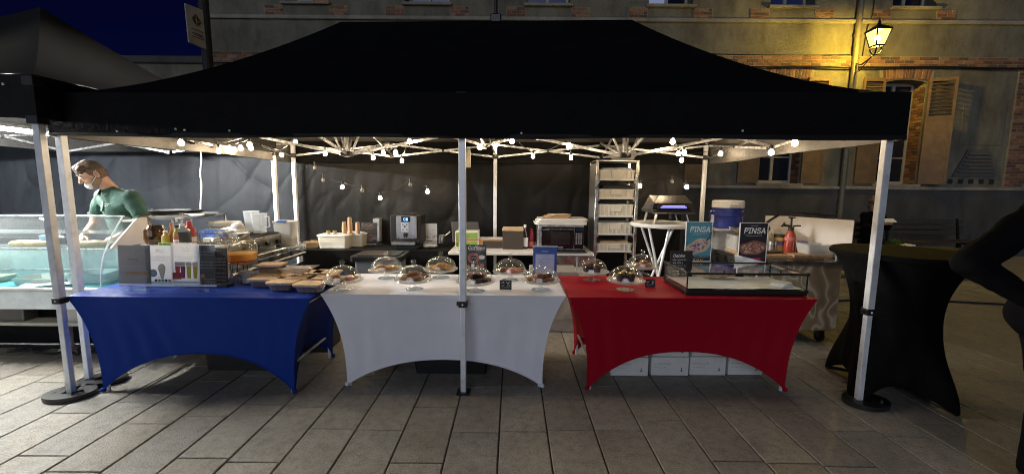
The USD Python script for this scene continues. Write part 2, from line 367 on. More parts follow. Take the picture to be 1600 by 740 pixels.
for cx in CX:
    if cx < 3: continue
    part(bldg, 'arch_mortar', upright(ext(Polygon([(cx-.6, 4.06), (cx-.3, 4.10), (cx, 4.108), (cx+.3, 4.10), (cx+.6, 4.06), (cx+.64, 4.30), (cx+.3, 4.345), (cx, 4.352), (cx-.3, 4.345), (cx-.64, 4.30)]), .022)).apply_translation((0, FY+.01, 0)), mortar_m)
    n = 15                                                        # arch of standing bricks above each ground floor window
    for i in range(n):
        u = (i+.5)/n*2-1; brick(cx+u*.56, 4.185+.05*(1-u*u), .074, .255, FY-.012, .007, rot=u*.17)
    for k in range(31):                                           # the brick jamb inside the right of each opening
        for q in range(2):
            w = .17 if (k+q) % 2 else .12; off = .01+(0 if q == 0 else (.12 if k % 2 == 0 else .17))
            m = B(-w/2+.005, w/2-.005, -.014, .02, -.031, .031, .003); m = rotm(m, (0, 0, 1), -PI/2)
            bricks.append((-2 if cx > 8 else 0, rng.randrange(5), mv(m, cx+.488, FY+off+w/2, 1.68+k*.0745)))
for cx in CX:
    for a in (-.955, .515): part(bldg, 'panel_mortar', B(cx+a, cx+a+.44, FY-.011, FY+.01, 5.387, 5.617), mortar_m)
for i, cx in enumerate(CX):                                       # brick panels under the upper windows
    for k in range(3): course(cx-.95, cx-.52, 5.39+k*.074, FY-.012, d=.007, k=k); course(cx+.52, cx+.95, 5.39+k*.074, FY-.012, d=.007, k=k+1)
for k in range(36): course(11.68, 12.35, 1.66+k*.0745, FY-.0125, d=.008, k=k)   # quoin
part(bldg, 'quoin_bed', B(11.66, 12.37, FY-.012, FY+.01, 1.64, 4.35), mortar_m)
bricks.sort(key=lambda b: b[0])
for i, (_, k, m) in enumerate(bricks):
    if i < 300: part(bldg, 'brick', m, brick_m[k])
for k in range(5):
    ms = [m for i, (_, q, m) in enumerate(bricks) if i >= 300 and q == k]
    if ms: part(bldg, 'far_bricks', J(ms), brick_m[k], kind='stuff')
def window(cx, z0, z1, pm, upper=False):
    y = FY+.30
    fr = J(B(cx-.49, cx-.43, y, y+.06, z0, z1), B(cx+.43, cx+.49, y, y+.06, z0, z1), B(cx-.43, cx+.43, y, y+.06, z0, z0+.07), B(cx-.43, cx+.43, y, y+.06, z1-.07, z1), B(cx-.035, cx+.035, y-.01, y+.06, z0+.07, z1-.07))
    if not upper: fr = J(fr, B(cx-.428, cx+.428, y-.022, y+.055, z1-.62, z1-.54), *[B(cx-.425, cx+.425, y+.008, y+.05, z0+.07+(z1-z0-.7)*k/3-.012, z0+.07+(z1-z0-.7)*k/3+.012) for k in (1, 2)])
    w = part(bldg, 'window', fr, frame_m)
    for a, b in ((cx-.43, cx-.035), (cx+.035, cx+.43)): part(w, 'pane', B(a, b, y+.025, y+.031, z0+.07, z1-.07), pm)
    part(w, 'sill', B(cx-.56, cx+.56, FY-.085, FY+.3, z0-.065, z0-.002, .01), stone_m)
lit_pane = glow('room_light_behind_pane', (.55, .62, 1.0), .30)
for i, cx in enumerate(CX):
    window(cx, 1.70, 4.08, pane_m)
    window(cx, 5.68, 7.68, blue_pane if i in (1, 2, 4) else (pane_m), True)
part(bldg, 'lit_window_glow', B(CX[3]-.43, CX[3]-.04, FY+.318, FY+.322, 5.75, 7.6), lit_pane, label='lit upper pane with bluish room light')
part(bldg, 'lit_window_glow', B(CX[0]+.05, CX[0]+.42, FY+.318, FY+.322, 5.75, 7.6), glow('warm_room_light', (1, .32, .14), .10), label='dim reddish lit upper pane')
def shutter(cx, side, tilt=0):
    w, z0, z1, t = .50, 1.70, 4.12, .035
    hx = cx+side*.50
    fr = J(B(0, .05, 0, t, z0, z1), B(w-.05, w, 0, t, z0, z1), B(.05, w-.05, 0, t, z1-.08, z1), B(.05, w-.05, 0, t, z0, z0+.06), B(.05, w-.05, .006, t-.006, z0+.06, z1-.86), B(.05, w-.05, 0.001, t-.001, z1-.92, z1-.86))
    def fix(m):
        if side < 0: m = sc(m, -1, 1, 1); m.invert()
        m = rotm(m, (0, 0, 1), -side*tilt); return mv(m, hx, FY-.058, 0)
    p = part(bldg, 'shutter', fix(fr), shutter_m)
    for k in range(9):
        s = rotm(B(.05, w-.05, -.022, .022, -.004, .004), (1, 0, 0), -.75); s = mv(s, 0, t/2, z1-.82+k*.085); part(p, 'slat', fix(s), shutter_m)
for cx in CX[3:]:
    shutter(cx, -1); shutter(cx, 1, .42 if cx > 8 else 0)
part(bldg, 'drainpipe', J(rod((7.79, FY-.1, 1.3), (7.79, FY-.1, 8), .062, 14), rod((7.79, FY-.1, 0), (7.79, FY-.1, 1.3), .07, 14), *[J(cyl(.075, z, z+.05, 7.79, FY-.1), B(7.77, 7.81, FY-.1, FY, z, z+.05)) for z in (1.3, 3.1, 5.0)]), M('zinc_pipe', (.16, .14, .105), .5, .3))
cabl = [(x, FY-.085, 4.33+.012*math.sin(x*2.1)+(.02 if x > 7.8 else 0)) for x in np.linspace(-7, 13, 60)]
part(bldg, 'wall_cable', J(tube(cabl, .018, 6), tube([(x, FY-.04, 4.63-.03*math.sin((x-4)*.8)) for x in np.linspace(4, 7.7, 14)], .009, 5), tube([(8.0, FY-.03, 4.6), (8.03, FY-.05, 5.2), (8.12, FY-.05, 5.5), (8.15, FY-.05, 8)], .01, 5)), blackp)
# a slatted hood drawing with five small openings low on the right wall
vent = part(bldg, 'wall_vent', upright(ext(Polygon([(10.42, 1.88), (11.45, 1.88), (11.2, 2.52), (10.72, 2.52)]), .03)).apply_translation((0, FY-.002, 0)), M('grey_vent', (.09, .085, .08), .7))
for k in range(6):
    z = 2.0+k*.083; a = 10.46+(z-1.88)*.47; b = 11.43-(z-1.88)*.39
    part(vent, 'slat', rotm(B(a, b, -.02, .02, -.006, .006), (1, 0, 0), .6, ).apply_translation((0, FY-.05, z)), M('grey_vent_slat', (.13, .12, .11), .6))
for k in range(5): part(vent, 'opening', B(10.36+k*.245, 10.47+k*.245, FY-.01, FY+.02, 1.72, 1.83), blackmat)
part(bldg, 'repair_patch', B(10.5, 11.5, FY-.012, FY+.01, 2.62, 3.5, .008), plaster)

# ---- wall lantern
LX, LYY = 7.50, 9.0; LZ = 4.50
lan = thing('wall_lantern', 'lit yellow four sided street lantern on an iron wall bracket', 'lantern', (LX, LYY, LZ))
lamp_on = glow('lantern_glow', (1.0, .70, .10), 3900.0)
frost = usdkit.material(stage, '/World/Looks/lantern_pane', {'t': ('transparent_bsdf', {'color': (1, .95, .72)}), 'e': ('emission', {'color': (1, .74, .20), 'strength': 5.0}), 'm': ('mix_closure', {'fac': .30})},
    [('t.BSDF', 'm.closure1'), ('e.emission', 'm.closure2')], surface='m.closure')
iron = M('black_iron', (.02, .02, .02), .5, .6)
bw, tw, hh = .085, .15, .30
cb = [(-bw, -bw), (bw, -bw), (bw, bw), (-bw, bw)]; ct = [(-tw, -tw), (tw, -tw), (tw, tw), (-tw, tw)]
for i in range(4):
    k = (i+1) % 4
    V = [(*cb[i], 0), (*cb[k], 0), (*ct[k], hh), (*ct[i], hh)]
    V = np.array(V); cc = V.mean(0); V = cc+(V-cc)*.96
    part(lan, 'pane', trimesh.Trimesh(V, [(0, 1, 2), (0, 2, 3)], process=False), frost)
part(lan, 'bulb', ball(.045, (0, 0, .15), 2, (1, 1, 1.4)), lamp_on)
part(lan, 'frame', J(*[bar((*cb[i], 0), (*ct[i], hh), .022) for i in range(4)], *[bar((*cb[i], 0), (*cb[(i+1) % 4], 0), .022) for i in range(4)], *[bar((*ct[i], hh), (*ct[(i+1) % 4], hh), .026) for i in range(4)]), iron)
part(lan, 'hood', lathe([(0, hh+.26), (.025, hh+.17), (.035, hh+.12), (.09, hh+.10), (.23, hh+.015), (.23, hh), (0, hh+.004)], 4).apply_transform(trimesh.transformations.rotation_matrix(PI/4, (0, 0, 1))), iron)
arc = [(0+.12*math.sin(t), .02, -.06-.10*math.cos(t)) for t in np.linspace(-PI*.5, PI*.9, 18)]
part(lan, 'bracket', J(tube(arc, .014, 8), tube([(0, 0, -.01), (.01, .05, -.15), (.2, .6, -.20), (.32, .995, -.05)], .015, 8), tube([(0, .1, -.16), (.18, .6, -.32), (.32, .995, -.30)], .011, 8), B(.28, .36, .96, .998, -.40, .04)), iron)

# ---- distant benches, plant pot, seated person are built further below
# ---- sign on a post behind the neighbour tent
sg = thing('sign_post', 'tilted white sign with black diamond emblem on a dark post behind the tents', 'sign')
sp = at(318, 80, Y=7.0); 
part(sg, 'post', rod((sp[0]+.02, 7.05, 0), (sp[0]+.02, 7.05, sp[2]+1.2), .075, 14), blackmat)
q = [at(289, 5, Y=6.75), at(319, 17, Y=7.0), at(324, 78, Y=7.0), at(295, 66, Y=6.75)]
n_ = np.cross(q[1]-q[0], q[3]-q[0]); n_ /= np.linalg.norm(n_)
if n_[1] > 0: n_ = -n_
V = np.array([p for p in q]+[p-n_*.02 for p in q])
pl = trimesh.convex.convex_hull(V); pb = part(sg, 'sign_panel', pl, M('sign_white', (.36, .36, .36), .6))
ex, ey = q[1]-q[0], q[3]-q[0]
def onsign(u, v, o=.003): return q[0]+ex*u+ey*v+n_*o
def patch(pts, m, name):
    V = np.array([onsign(u, v) for u, v in pts]+[onsign(u, v, -.001) for u, v in pts]); part(pb, name, trimesh.convex.convex_hull(V), m)
patch([(.5, .18), (.28, .33), (.47, .33), (.49, .2)], ink, 'emblem'); patch([(.28, .34), (.5, .5), (.47, .34)], ink, 'emblem')
patch([(.53, .19), (.78, .36), (.56, .36)], ink, 'emblem'); patch([(.56, .38), (.78, .37), (.55, .50)], ink, 'emblem')
for v, a, b in ((.6, .2, .85), (.7, .22, .8), (.74, .3, .8), (.8, .2, .82)): patch([(a, v), (b, v), (b, v+.018), (a, v+.018)], ink, 'lettering')

# ================================================================== TENTS
HALF, DEP = 2.95, 2.95
def roof(x0, x1, d, ze, zr, p=1.38, over=.035, off=0., n=24, overy=None):
    """four cloth panels from eave to ridge, each hollow between its hips"""
    hx, cx = (x1-x0)/2, (x0+x1)/2; hy = d/2
    kx, ky = 1+over/hx, 1+(over if overy is None else overy)/hy
    def sag(x, y, t, e): return ze+(zr-ze)*t**p+(meshkit.fbm(np.stack([x*2.6, y*2.6, 0*x], -1), 3, 5)-.5)*.03*np.sin(PI*t)*e-.05*np.sin(PI*t)*e-off
    def long(sg):
        def fn(u, t):
            x = (2*u-1)*(hx-hy*t); y = sg*hy*(1-t); return cx+x*kx, hy+y*ky, sag(x, y, t, np.sin(PI*u)**.7)
        return grid(fn, 2*n if hx > hy*1.1 else n, n)
    def short(sg):
        def fn(u, t):
            y = (2*u-1)*hy*(1-t); x = sg*(hx-hy*t); return cx+x*kx, hy+y*ky, sag(x, y, t, np.sin(PI*u)**.7)
        return grid(fn, n, n)
    ms = [long(-1), long(1), short(-1), short(1)]
    for m, w in zip(ms, (1, -1, -1, 1)):
        if m.face_normals[:, 2].sum() < 0: m.invert()
    return J(ms)
def valance(p, q, z0, z1, seed=0, n=60, amp=.012):
    p, q = np.array(p, float), np.array(q, float); d = q-p; L = np.linalg.norm(d); nn = np.array([-d[1], d[0]])/L
    def fn(u, v):
        w = (meshkit.fbm(np.stack([u*L*2.5+seed, v*1.0, 0*u], -1), 3, seed)-.5)*2*amp*(.3+.7*v)*np.sin(PI*np.clip(u, 0, 1))**.3
        return p[0]+d[0]*u+nn[0]*w, p[1]+d[1]*u+nn[1]*w, z1+(z0-z1)*v+.006*np.sin(u*L*3+seed)*v
    return grid(fn, n, 10)
def scissor(tp, A, B_, n, zl=1.97, zh=2.14, w=.012, h=.026):
    A, B_ = np.array(A, float), np.array(B_, float)
    for i in range(n):
        a, b = A+(B_-A)*i/n, A+(B_-A)*(i+1)/n
        t = (B_-A)/np.linalg.norm(B_-A); nn = np.array([-t[1], t[0]])*.014
        part(tp, 'truss_bar', bar((*(a+nn), zl), (*(b+nn), zh), w, h), alu); part(tp, 'truss_bar', bar((*(a-nn), zh), (*(b-nn), zl), w, h), alu)
        c = (a+b)/2; part(tp, 'truss_joint', J(rod((*(c-nn*1.9), (zl+zh)/2), (*(c+nn*1.9), (zl+zh)/2), .016, 8)), blackp)
        for e, k in ((a, i), (b, i+1)):
            if 0 < k < n and e is b: [part(tp, 'truss_joint', B(e[0]-.025, e[0]+.025, e[1]-.025, e[1]+.025, zz-.025, zz+.02), blackp) for zz in (zl, zh)]
def leg(tp, x, y, top=2.2, clamp=.69, foot=True, w=.048, mt=None):
    l = part(tp, 'leg', B(x-w/2, x+w/2, y-w/2, y+w/2, clamp, top, .003), mt or alu_matt)
    part(l, 'lower_leg', B(x-w*.41, x+w*.41, y-w*.41, y+w*.41, .012, clamp-.002, .003), mt or alu_matt)
    part(l, 'clamp', J(B(x-w*.66, x+w*.66, y-w*.66, y+w*.66, clamp-.02, clamp+.025, .004), B(x-w*1.0, x-w*.6, y-.012, y+.012, clamp-.012, clamp+.018, .003)), blackp)
    part(l, 'clamp_button', ball(.007, (x, y-w*.67, clamp+.002), 1), whitep)
    part(l, 'foot_plate', B(x-.05, x+.05, y-.05, y+.05, .001, .012, .003), blackp)
    part(l, 'slider', B(x-.04, x+.04, y-.04, y+.04, 1.945, 2.005, .004), blackp); part(l, 'top_bracket', B(x-.04, x+.04, y-.04, y+.04, top-.06, top, .004), blackp)
T0 = (-.358, 2.999, 0); TY = -.0388
tent = thing('market_tent', 'large black folding market tent with hipped roof over the three tables', 'tent', T0, TY)
ZE, ZV, ZR = 2.19, 1.885, 3.23
part(tent, 'canopy', roof(-HALF, HALF, DEP, ZE, ZR, over=.03, overy=.062), black_cloth, smooth=40)
part(tent, 'canopy_lining', roof(-HALF, HALF, DEP, ZE-.008, ZR-.008, over=.02, overy=.045), M('dark_roof_lining', (.05, .047, .044), .6, var=.15), smooth=40)
o = HALF+.025; yb = DEP+.06
for i, (p, q) in enumerate([((-o, -.062), (o, -.062)), ((o, -.062), (o, yb)), ((o, yb), (-o, yb)), ((-o, yb), (-o, -.062))]):
    v = part(tent, 'valance', valance(p, q, ZV, ZE, seed=i*3+1), black_cloth, smooth=True)
    if i == 0: part(v, 'hem_tape', valance((p[0], p[1]-.003), (q[0], q[1]-.003), ZV-.002, ZV+.028, seed=i*3+1), M('black_hem_tape', (.009, .009, .009), .6, spec=.2), smooth=True)
    if i in (1, 3):
        k = .012 if i == 3 else -.012
        part(v, 'valance_lining', valance((p[0]+k, p[1]+.02 if i == 1 else p[1]-.02), (q[0]+k, q[1]), ZV+.004, ZE, seed=i*3+1), lining, smooth=True)
for i in (-1, 0, 1): leg(tent, i*HALF*(1.003 if i < 0 else .985), 0.0); leg(tent, i*HALF*.985, DEP)
for a, b in (((-HALF, 0), (0, 0)), ((0, 0), (HALF, 0)), ((-HALF, DEP), (0, DEP)), ((0, DEP), (HALF, DEP)), ((-HALF, 0), (-HALF, DEP)), ((HALF, 0), (HALF, DEP)), ((0, 0), (0, DEP))): scissor(tent, a, b, 2)
for sx in (-1, 1):
    c = np.array([sx*HALF/2, DEP/2]); 
    kp = part(tent, 'king_post', J(B(c[0]-.02, c[0]+.02, c[1]-.02, c[1]+.02, 1.86, 3.2)), alu)
    part(kp, 'hub', B(c[0]-.055, c[0]+.055, c[1]-.055, c[1]+.055, 1.865, 1.915, .008), blackp); part(kp, 'hub', B(c[0]-.05, c[0]+.05, c[1]-.05, c[1]+.05, 2.32, 2.37, .008), blackp)
    for e in ((c[0], 0), (c[0], DEP), (c[0]-HALF/2, DEP/2), (c[0]+HALF/2, DEP/2)):
        e = np.array(e); d = (e-c)/np.linalg.norm(e-c); nn = np.array([-d[1], d[0]])*.014
        part(tent, 'truss_bar', bar((*(c+d*.05+nn), 1.89), (*(e+nn), 2.17), .013, .028), alu); part(tent, 'truss_bar', bar((*(c+d*.05-nn), 2.345), (*(e-nn), 1.985), .013, .028), alu)
        part(tent, 'roof_strut', bar((*(c+d*.05), 1.90), (*(c+d*.42), 2.72), .012, .02), alu)
    for e in ((sx*HALF, 0), (sx*HALF, DEP)): part(tent, 'roof_rafter', tube([(c[0]+(e[0]-c[0])*k, c[1]+(e[1]-c[1])*k, 2.15+(3.19-2.19)*(1-k)**1.38) for k in np.linspace(.02, .97, 12)], .012, 6), alu)
part(tent, 'ridge_bar', bar((-HALF/2, DEP/2, 3.19), (HALF/2, DEP/2, 3.19), .02), alu)
part(tent, 'mast_base', B(-.055, .055, DEP/2-.05, DEP/2+.05, 3.20, 3.285, .01).apply_translation((.12, 0, 0)), blackp)
part(tent, 'mast', rod((.12, DEP/2, 3.27), (.12, DEP/2, 4.6), .018, 10), blackp)
for x in (-2.45, -2.02, -1.955, -1.63, .42, 1.9): part(tent, 'valance_eyelet', ball(.008, (x, -.075, ZV+.03+rng.uniform(0, .03)), 1), whitep)
part(tent, 'corner_cord', tube([(-2.97, -.05, 2.05), (-3.0, -.06, 1.98), (-2.985, -.06, 1.9), (-2.93, -.05, 1.875)], .006, 6), whitep)

tn = thing('market_tent', 'grey faded folding tent with white lamps at the left edge', 'tent', (-3.23, 2.90, 0), .0)
NW = 2.80
part(tn, 'canopy', roof(-NW, 0, NW, 2.27, 3.26, p=1.3), grey_roof, smooth=40)
for i, (p, q) in enumerate([((-NW-.03, -.03), (.03, -.03)), ((.03, -.03), (.03, NW+.03)), ((.03, NW+.03), (-NW-.03, NW+.03)), ((-NW-.03, NW+.03), (-NW-.03, -.03))]):
    part(tn, 'valance', valance(p, q, 1.985, 2.27, seed=20+i), M('dark_grey_valance', (.013, .0128, .0125), .7, var=.2, bump=.2, bscale=18, spec=.15), smooth=True)
for x, y in ((0, 0), (-NW, 0), (0, NW), (-NW, NW)): leg(tn, x, y, 2.26, .72)
for a, b in (((-NW, 0), (0, 0)), ((-NW, NW), (0, NW)), ((0, 0), (0, NW)), ((-NW, 0), (-NW, NW))): scissor(tn, a, b, 2, 1.98, 2.22)
part(tn, 'valance_badge', B(-.62, -.50, -.055, -.045, 2.06, 2.19), M('grey_badge', (.25, .25, .25), .6))
for x in (-.32, -.14): part(tn, 'valance_eyelet', ball(.008, (x, -.055, 2.20), 1), whitep)
# lamps of the neighbour stall: two white tubes hung from its frame
tube_on = glow('white_tube_glow', (.98, .97, .92), 1560.0)
for k, (x, y) in enumerate(((-5.05, 3.50), (-5.05, 4.45))):
    tl = thing('tube_lamp', ('white tube lamp hung nearer the front of the left tent', 'white tube lamp hung nearer the back of the left tent')[k], 'lamp', (x, y, 2.08))
    part(tl, 'tube', rotm(cyl(.018, -.55, .55, seg=12), (1, 0, 0), PI/2), tube_on)
    part(tl, 'housing', J(B(-.035, .035, -.6, .6, .022, .06, .004), B(-.02, .02, -.6, -.555, -.02, .022), B(-.02, .02, .555, .6, -.02, .022)), whitep)
    part(tl, 'hanger', J(rod((0, -.4, .06), (0, -.4, .26), .004, 6), rod((0, .4, .06), (0, .4, .26), .004, 6)), dark_steel)

# ---- fabric side walls
def drape(p, q, z0, z1, seed, amp, nu=150, nv=70, cres=1.0, dx=0):
    p, q = np.array(p, float), np.array(q, float); d = q-p; L = np.linalg.norm(d); nn = np.array([-d[1], d[0]])/L
    def fn(u, v):
        a = meshkit.fbm(np.stack([u*L*2.6+.5*v, v*.5, 0*u], -1), 4, seed)-.5
        e = meshkit.noise(np.stack([u*L*11+3*v, v*1.7+u*2, 0*u], -1), seed+5)-.5
        def crease(f1, f2, f3, s_): return np.clip(1-abs(2*meshkit.fbm(np.stack([u*L*f1-v*f2, v*f3+u*L*.7, 0*u+3], -1), 2, s_)-1)*1.6, 0, 1)**5
        w = amp*(.75*a+.10*e+cres*(.30*crease(1.1, 1.9, 2.4, seed+9)+.20*crease(2.3, -2.6, 3.1, seed+17)))
        return p[0]+d[0]*u+nn[0]*w+dx*v, p[1]+d[1]*u+nn[1]*w, z1+(z0-z1)*v
    return grid(fn, nu, nv)
one('tent_sidewall', 'black creased fabric wall closing the back of the big tent', 'fabric wall', drape((-3.20, 6.17), (2.42, 5.95), .03, 2.25, 4, .05, 260, 110), wall_cloth, smooth=True)
one('tent_sidewall', 'slate grey fabric wall behind the person and the showcase', 'fabric wall', drape((-10.2, 6.09), (-3.22, 6.17), .03, 2.35, 14, .06, 330, 110), slate_cloth, smooth=True)

# ---- base weights at the tent feet
def weight(name_label, x, y, rz, group=None):
    t = thing('tent_weight', name_label, 'weight', (x, y, .004), rz, group)
    ring = Polygon([(.16*math.cos(a), .125*math.sin(a)) for a in np.linspace(0, 2*PI, 40)])
    ring = ring.difference(sbox(-.03, -.03, .03, .03)).difference(sbox(-.012, .03, .012, .3))
    part(t, 'disc', ext(ring.buffer(-.004), .032), blackp, smooth=30)
    part(t, 'handle', tube([(.06, -.06, .030), (.06, -.06, .045), (.10, -.02, .045), (.10, -.02, .030)], .008, 6), blackp)
    for a in (.6, 1.2, -.6): part(t, 'rivet', cyl(.010, .032, .036, .10*math.cos(a+2), .08*math.sin(a+2), 8), dark_steel)
weight('black oval plate weight at the foot of the neighbour tent post', -3.24, 2.90, .15)
weight('black oval plate weight tucked against the blue cloth corner', -3.22, 3.12, .3)
weight('black oval plate weight at the foot of the right tent post', 2.60, 2.885, .1)

# ---- string lights
bulb_on = glow('warm_bulb_glow', (1.0, .76, .48), 160.0)
dark_bulb = M('unlit_bulb', (.16, .155, .14), .15)
def string(label, pts, sag=.10, off=(), group=None):
    st = thing('string_light', label, 'string lights', (0, 0, 0), 0, group)
    P = [at(px, py, Y=Y) for px, py, Y in pts]
    path = []
    tops = [p+np.array([0, 0, .075]) for p in P]
    for a, b in zip(tops[:-1], tops[1:]):
        for t in np.linspace(0, 1, 8)[:-1]: path.append(a+(b-a)*t-np.array([0, 0, sag*.5*math.sin(PI*t)*min(1, np.linalg.norm(b-a))]))
    path.append(tops[-1]); part(st, 'cable', tube(path, .0045, 6), blackp)
    for i, p in enumerate(P):
        b = part(st, 'bulb', lathe([(0, -.030), (.015, -.027), (.0245, -.011), (.0245, .004), (.015, .022), (.010, .030), (0, .030)], 14, p), dark_bulb if i in off else bulb_on, smooth=60, label='unlit white bulb' if i in off else None)
        part(b, 'socket', cyl(.013, .030, .078, 0, 0, 10).apply_translation(p), blackp)
string('warm string lights along the left inner edge of the big tent', [(283, 223, 3.9), (342, 236, 4.5), (366, 234, 4.9), (376, 231, 4.7), (390, 226, 4.4), (392, 231, 5.0), (440, 242, 5.6), (462, 222, 5.3)])
string('warm string lights across the rear truss left of the centre post', [(508, 240, 5.5), (533, 239, 5.2), (583, 246, 5.5), (599, 238, 5.6), (618, 238, 4.6), (628, 251, 5.6), (640, 221, 4.4)])
string('warm string lights across the rear truss right of the centre post', [(750, 230, 4.3), (775, 226, 5.7), (800, 220, 4.2), (833, 244, 5.6), (889, 228, 4.4), (892, 246, 5.6)])
string('warm string lights bunched above the pizza oven', [(1051, 221, 4.2), (1060, 240, 4.9), (1069, 238, 4.7), (1065, 250, 5.2), (1126, 240, 5.2)])
string('warm string lights along the right inner edge of the big tent', [(1205, 238, 4.1), (1242, 223, 3.5)])
string('warm string lights pinned on the black back wall left of the coffee machine', [(492, 262, 5.75), (505, 281, 5.75), (535, 292, 5.75), (566, 297, 5.75), (594, 309, 5.75), (641, 288, 5.75), (668, 299, 5.75)], .25, (0, 1, 3, 5))
string('warm string lights pinned on the back wall beside the tray rack', [(1000, 290, 5.7), (1050, 283, 5.7), (1073, 292, 5.65)], .12, (1,))

fs = thing('string_light', 'warm string lights tucked behind the front valance above the three tables', 'string lights')
fp = [(-2.6+.72*k, 3.22-.03*math.sin(k*2.1), 1.975+.012*math.sin(k*1.7)) for k in range(6)]
part(fs, 'cable', tube([(x, y, z+.075) for x, y, z in fp], .0045, 6), blackp)
for p in fp:
    b = part(fs, 'bulb', lathe([(0, -.030), (.015, -.027), (.0245, -.011), (.0245, .004), (.015, .022), (.010, .030), (0, .030)], 14, p), bulb_on, smooth=60); part(b, 'socket', cyl(.013, .030, .078, 0, 0, 10).apply_translation(p), blackp)

# ================================================================== TABLES WITH STRETCH COVERS
def cover(name, label, x0, x1, y0, y1, m, arch=.27, zt=.742, seed=0, sd_arch=.27, fold=0):
    ins_x, ins_y, zf = .165, .03, .012
    cx, cy = (x0+x1)/2, (y0+y1)/2; hx, hy = (x1-x0)/2, (y1-y0)/2
    prof = lambda v: 1-(1-v)**2.6
    def wr(x, y, z, a): return (meshkit.fbm(np.stack([x*3.2+.8*z, y*3.2, z*1.6], -1), 3, seed)-.5)*a
    def front(sgn, half, other, ix, iy, A, swap):
        def fn(u, v):
            s = 2*u-1
            zb = zf+(A-zf)*np.clip(1-np.abs(s)**2.3, 0, 1)**.85
            vv = v*(zt-zb)/(zt-zf)                           # how far down this column of cloth reaches
            e = half-ix*prof(vv)
            a = s*e
            b = other-iy*prof(vv)-.055*np.sin(PI*u)*np.sin(PI*np.clip(vv*.8, 0, 1))
            z = zt-v*(zt-zb)
            edge = np.sin(PI*u)**.5*np.sin(PI*np.clip(v, 0, 1))**.5
            ten = (np.exp(-((1-abs(s))*2.6)**2)*np.sin(((1-abs(s))*half*11+v*2.4+.6*np.sin(v*5))*PI)*.020*v+.016*np.sin(PI*(a*7+1.2*np.sin(a*5+seed)+v*1.5*np.sign(s)))*np.exp(-((abs(s)-.45)/.35)**2)*v**1.5*(.5+.5*np.sin(a*3+seed)))
            b = b+(wr(a, 0*a+sgn, z, .035)+ten)*edge
            b = b-.010*np.exp(-((v-.03)/.03)**2)*0
            return (cx+a, cy+sgn*b, z) if not swap else (cx+sgn*b, cy+a, z)
        return grid(fn, 80, 36)
    f1 = front(-1, hx, hy, ins_x, ins_y, arch, False); f2 = front(1, hx, hy, ins_x, ins_y, arch, False)
    s1 = front(-1, hy, hx, ins_y, ins_x, sd_arch, True); s2 = front(1, hy, hx, ins_y, ins_x, sd_arch, True)
    def topf(u, v):
        x, y = cx+(2*u-1)*hx, cy+(2*v-1)*hy
        e = np.minimum(np.minimum(u, 1-u)*hx*2, np.minimum(v, 1-v)*hy*2)
        z = zt+.004*np.clip(e/.03, 0, 1)+(meshkit.fbm(np.stack([x*4, y*9, 0*x], -1), 3, seed+5)-.5)*.008*np.clip(e/.04, 0, 1)
        if fold: z = z+fold*np.exp(-((v-.12-.02*np.sin(u*9))/.025)**2)*np.clip(e/.03, 0, 1)*(.6+.4*np.sin(u*13))+fold*.7*np.exp(-((v-.26)/.03)**2)*np.clip(e/.05, 0, 1)*(u < .75)
        return x, y, z
    top = grid(topf, 90, 40)
    t = thing(name, label, 'tablecloth')
    body = trimesh.Trimesh(*[np.concatenate(a) for a in ((lambda ms: ([m.vertices for m in ms], [m.faces+sum(len(q.vertices) for q in ms[:i]) for i, m in enumerate(ms)]))([f1, f2, s1, s2, top]))], process=False)
    body.merge_vertices(digits_vertex=4)
    body.fix_normals()
    part(t, 'cloth', body, m, smooth=50)
    for fm in (f1, f2, s1, s2):
        nv = 37; ed = fm.vertices.reshape(-1, nv, 3)[:, -1]; part(t, 'hem', tube(ed, .0055, 6), m, smooth=True)
    for sx in (-1, 1):
        for sy in (-1, 1): part(t, 'foot_pocket', ball(.019, (cx+sx*(hx-ins_x), cy+sy*(hy-ins_y), .020), 2, (1, 1, .9)), m, smooth=True)
    return t
def spandex(name, a, rough=.6, sp=.10):
    return M(name, a, rough, var=.025, scale=5, bump=.12, bscale=240, bdist=.002, spec=sp)
blue_c, white_c, red_c = spandex('blue_stretch_cloth', (.007, .035, .25)), spandex('white_stretch_cloth', (.80, .80, .84)), spandex('red_stretch_cloth', (.34, .005, .018), .5, .08)
def folding_table(label, x0, x1, y0, y1, zt, m, legm, ins=.17, group=None, iny=.035):
    t = thing('folding_table', label, 'table', (0, 0, 0), 0, group)
    part(t, 'table_top', B(x0, x1, y0, y1, zt-.04, zt, .008), m)
    for x in (x0+ins, x1-ins):
        for y in (y0+iny, y1-iny): part(t, 'leg', rod((x, y, .004), (x, y, zt-.042), .014, 10), legm)
        part(t, 'cross_bar', rod((x, y0+.05, .22), (x, y1-.05, .22), .010, 8), legm)
    return t
TB = [(-3.22, -1.455, 2.93, 3.66), (-1.44, .41, 3.055, 3.80), (.425, 2.28, 3.02, 3.78)]
cover('table_cover', 'royal blue stretch cover over the left table', *TB[0], blue_c, .29, seed=2, fold=.012)
cover('table_cover', 'white stretch cover over the middle table', *TB[1], white_c, .205, seed=6)
cover('table_cover', 'dark red stretch cover over the right table', *TB[2], red_c, .30, seed=11)
for (a, b, c, d), n in zip(TB, ('blue', 'white', 'red')):
    folding_table(f'folding table hidden under the {n} stretch cover', a+.02, b-.02, c+.02, d-.02, .735, whitep, alu_matt, .165, iny=.03)

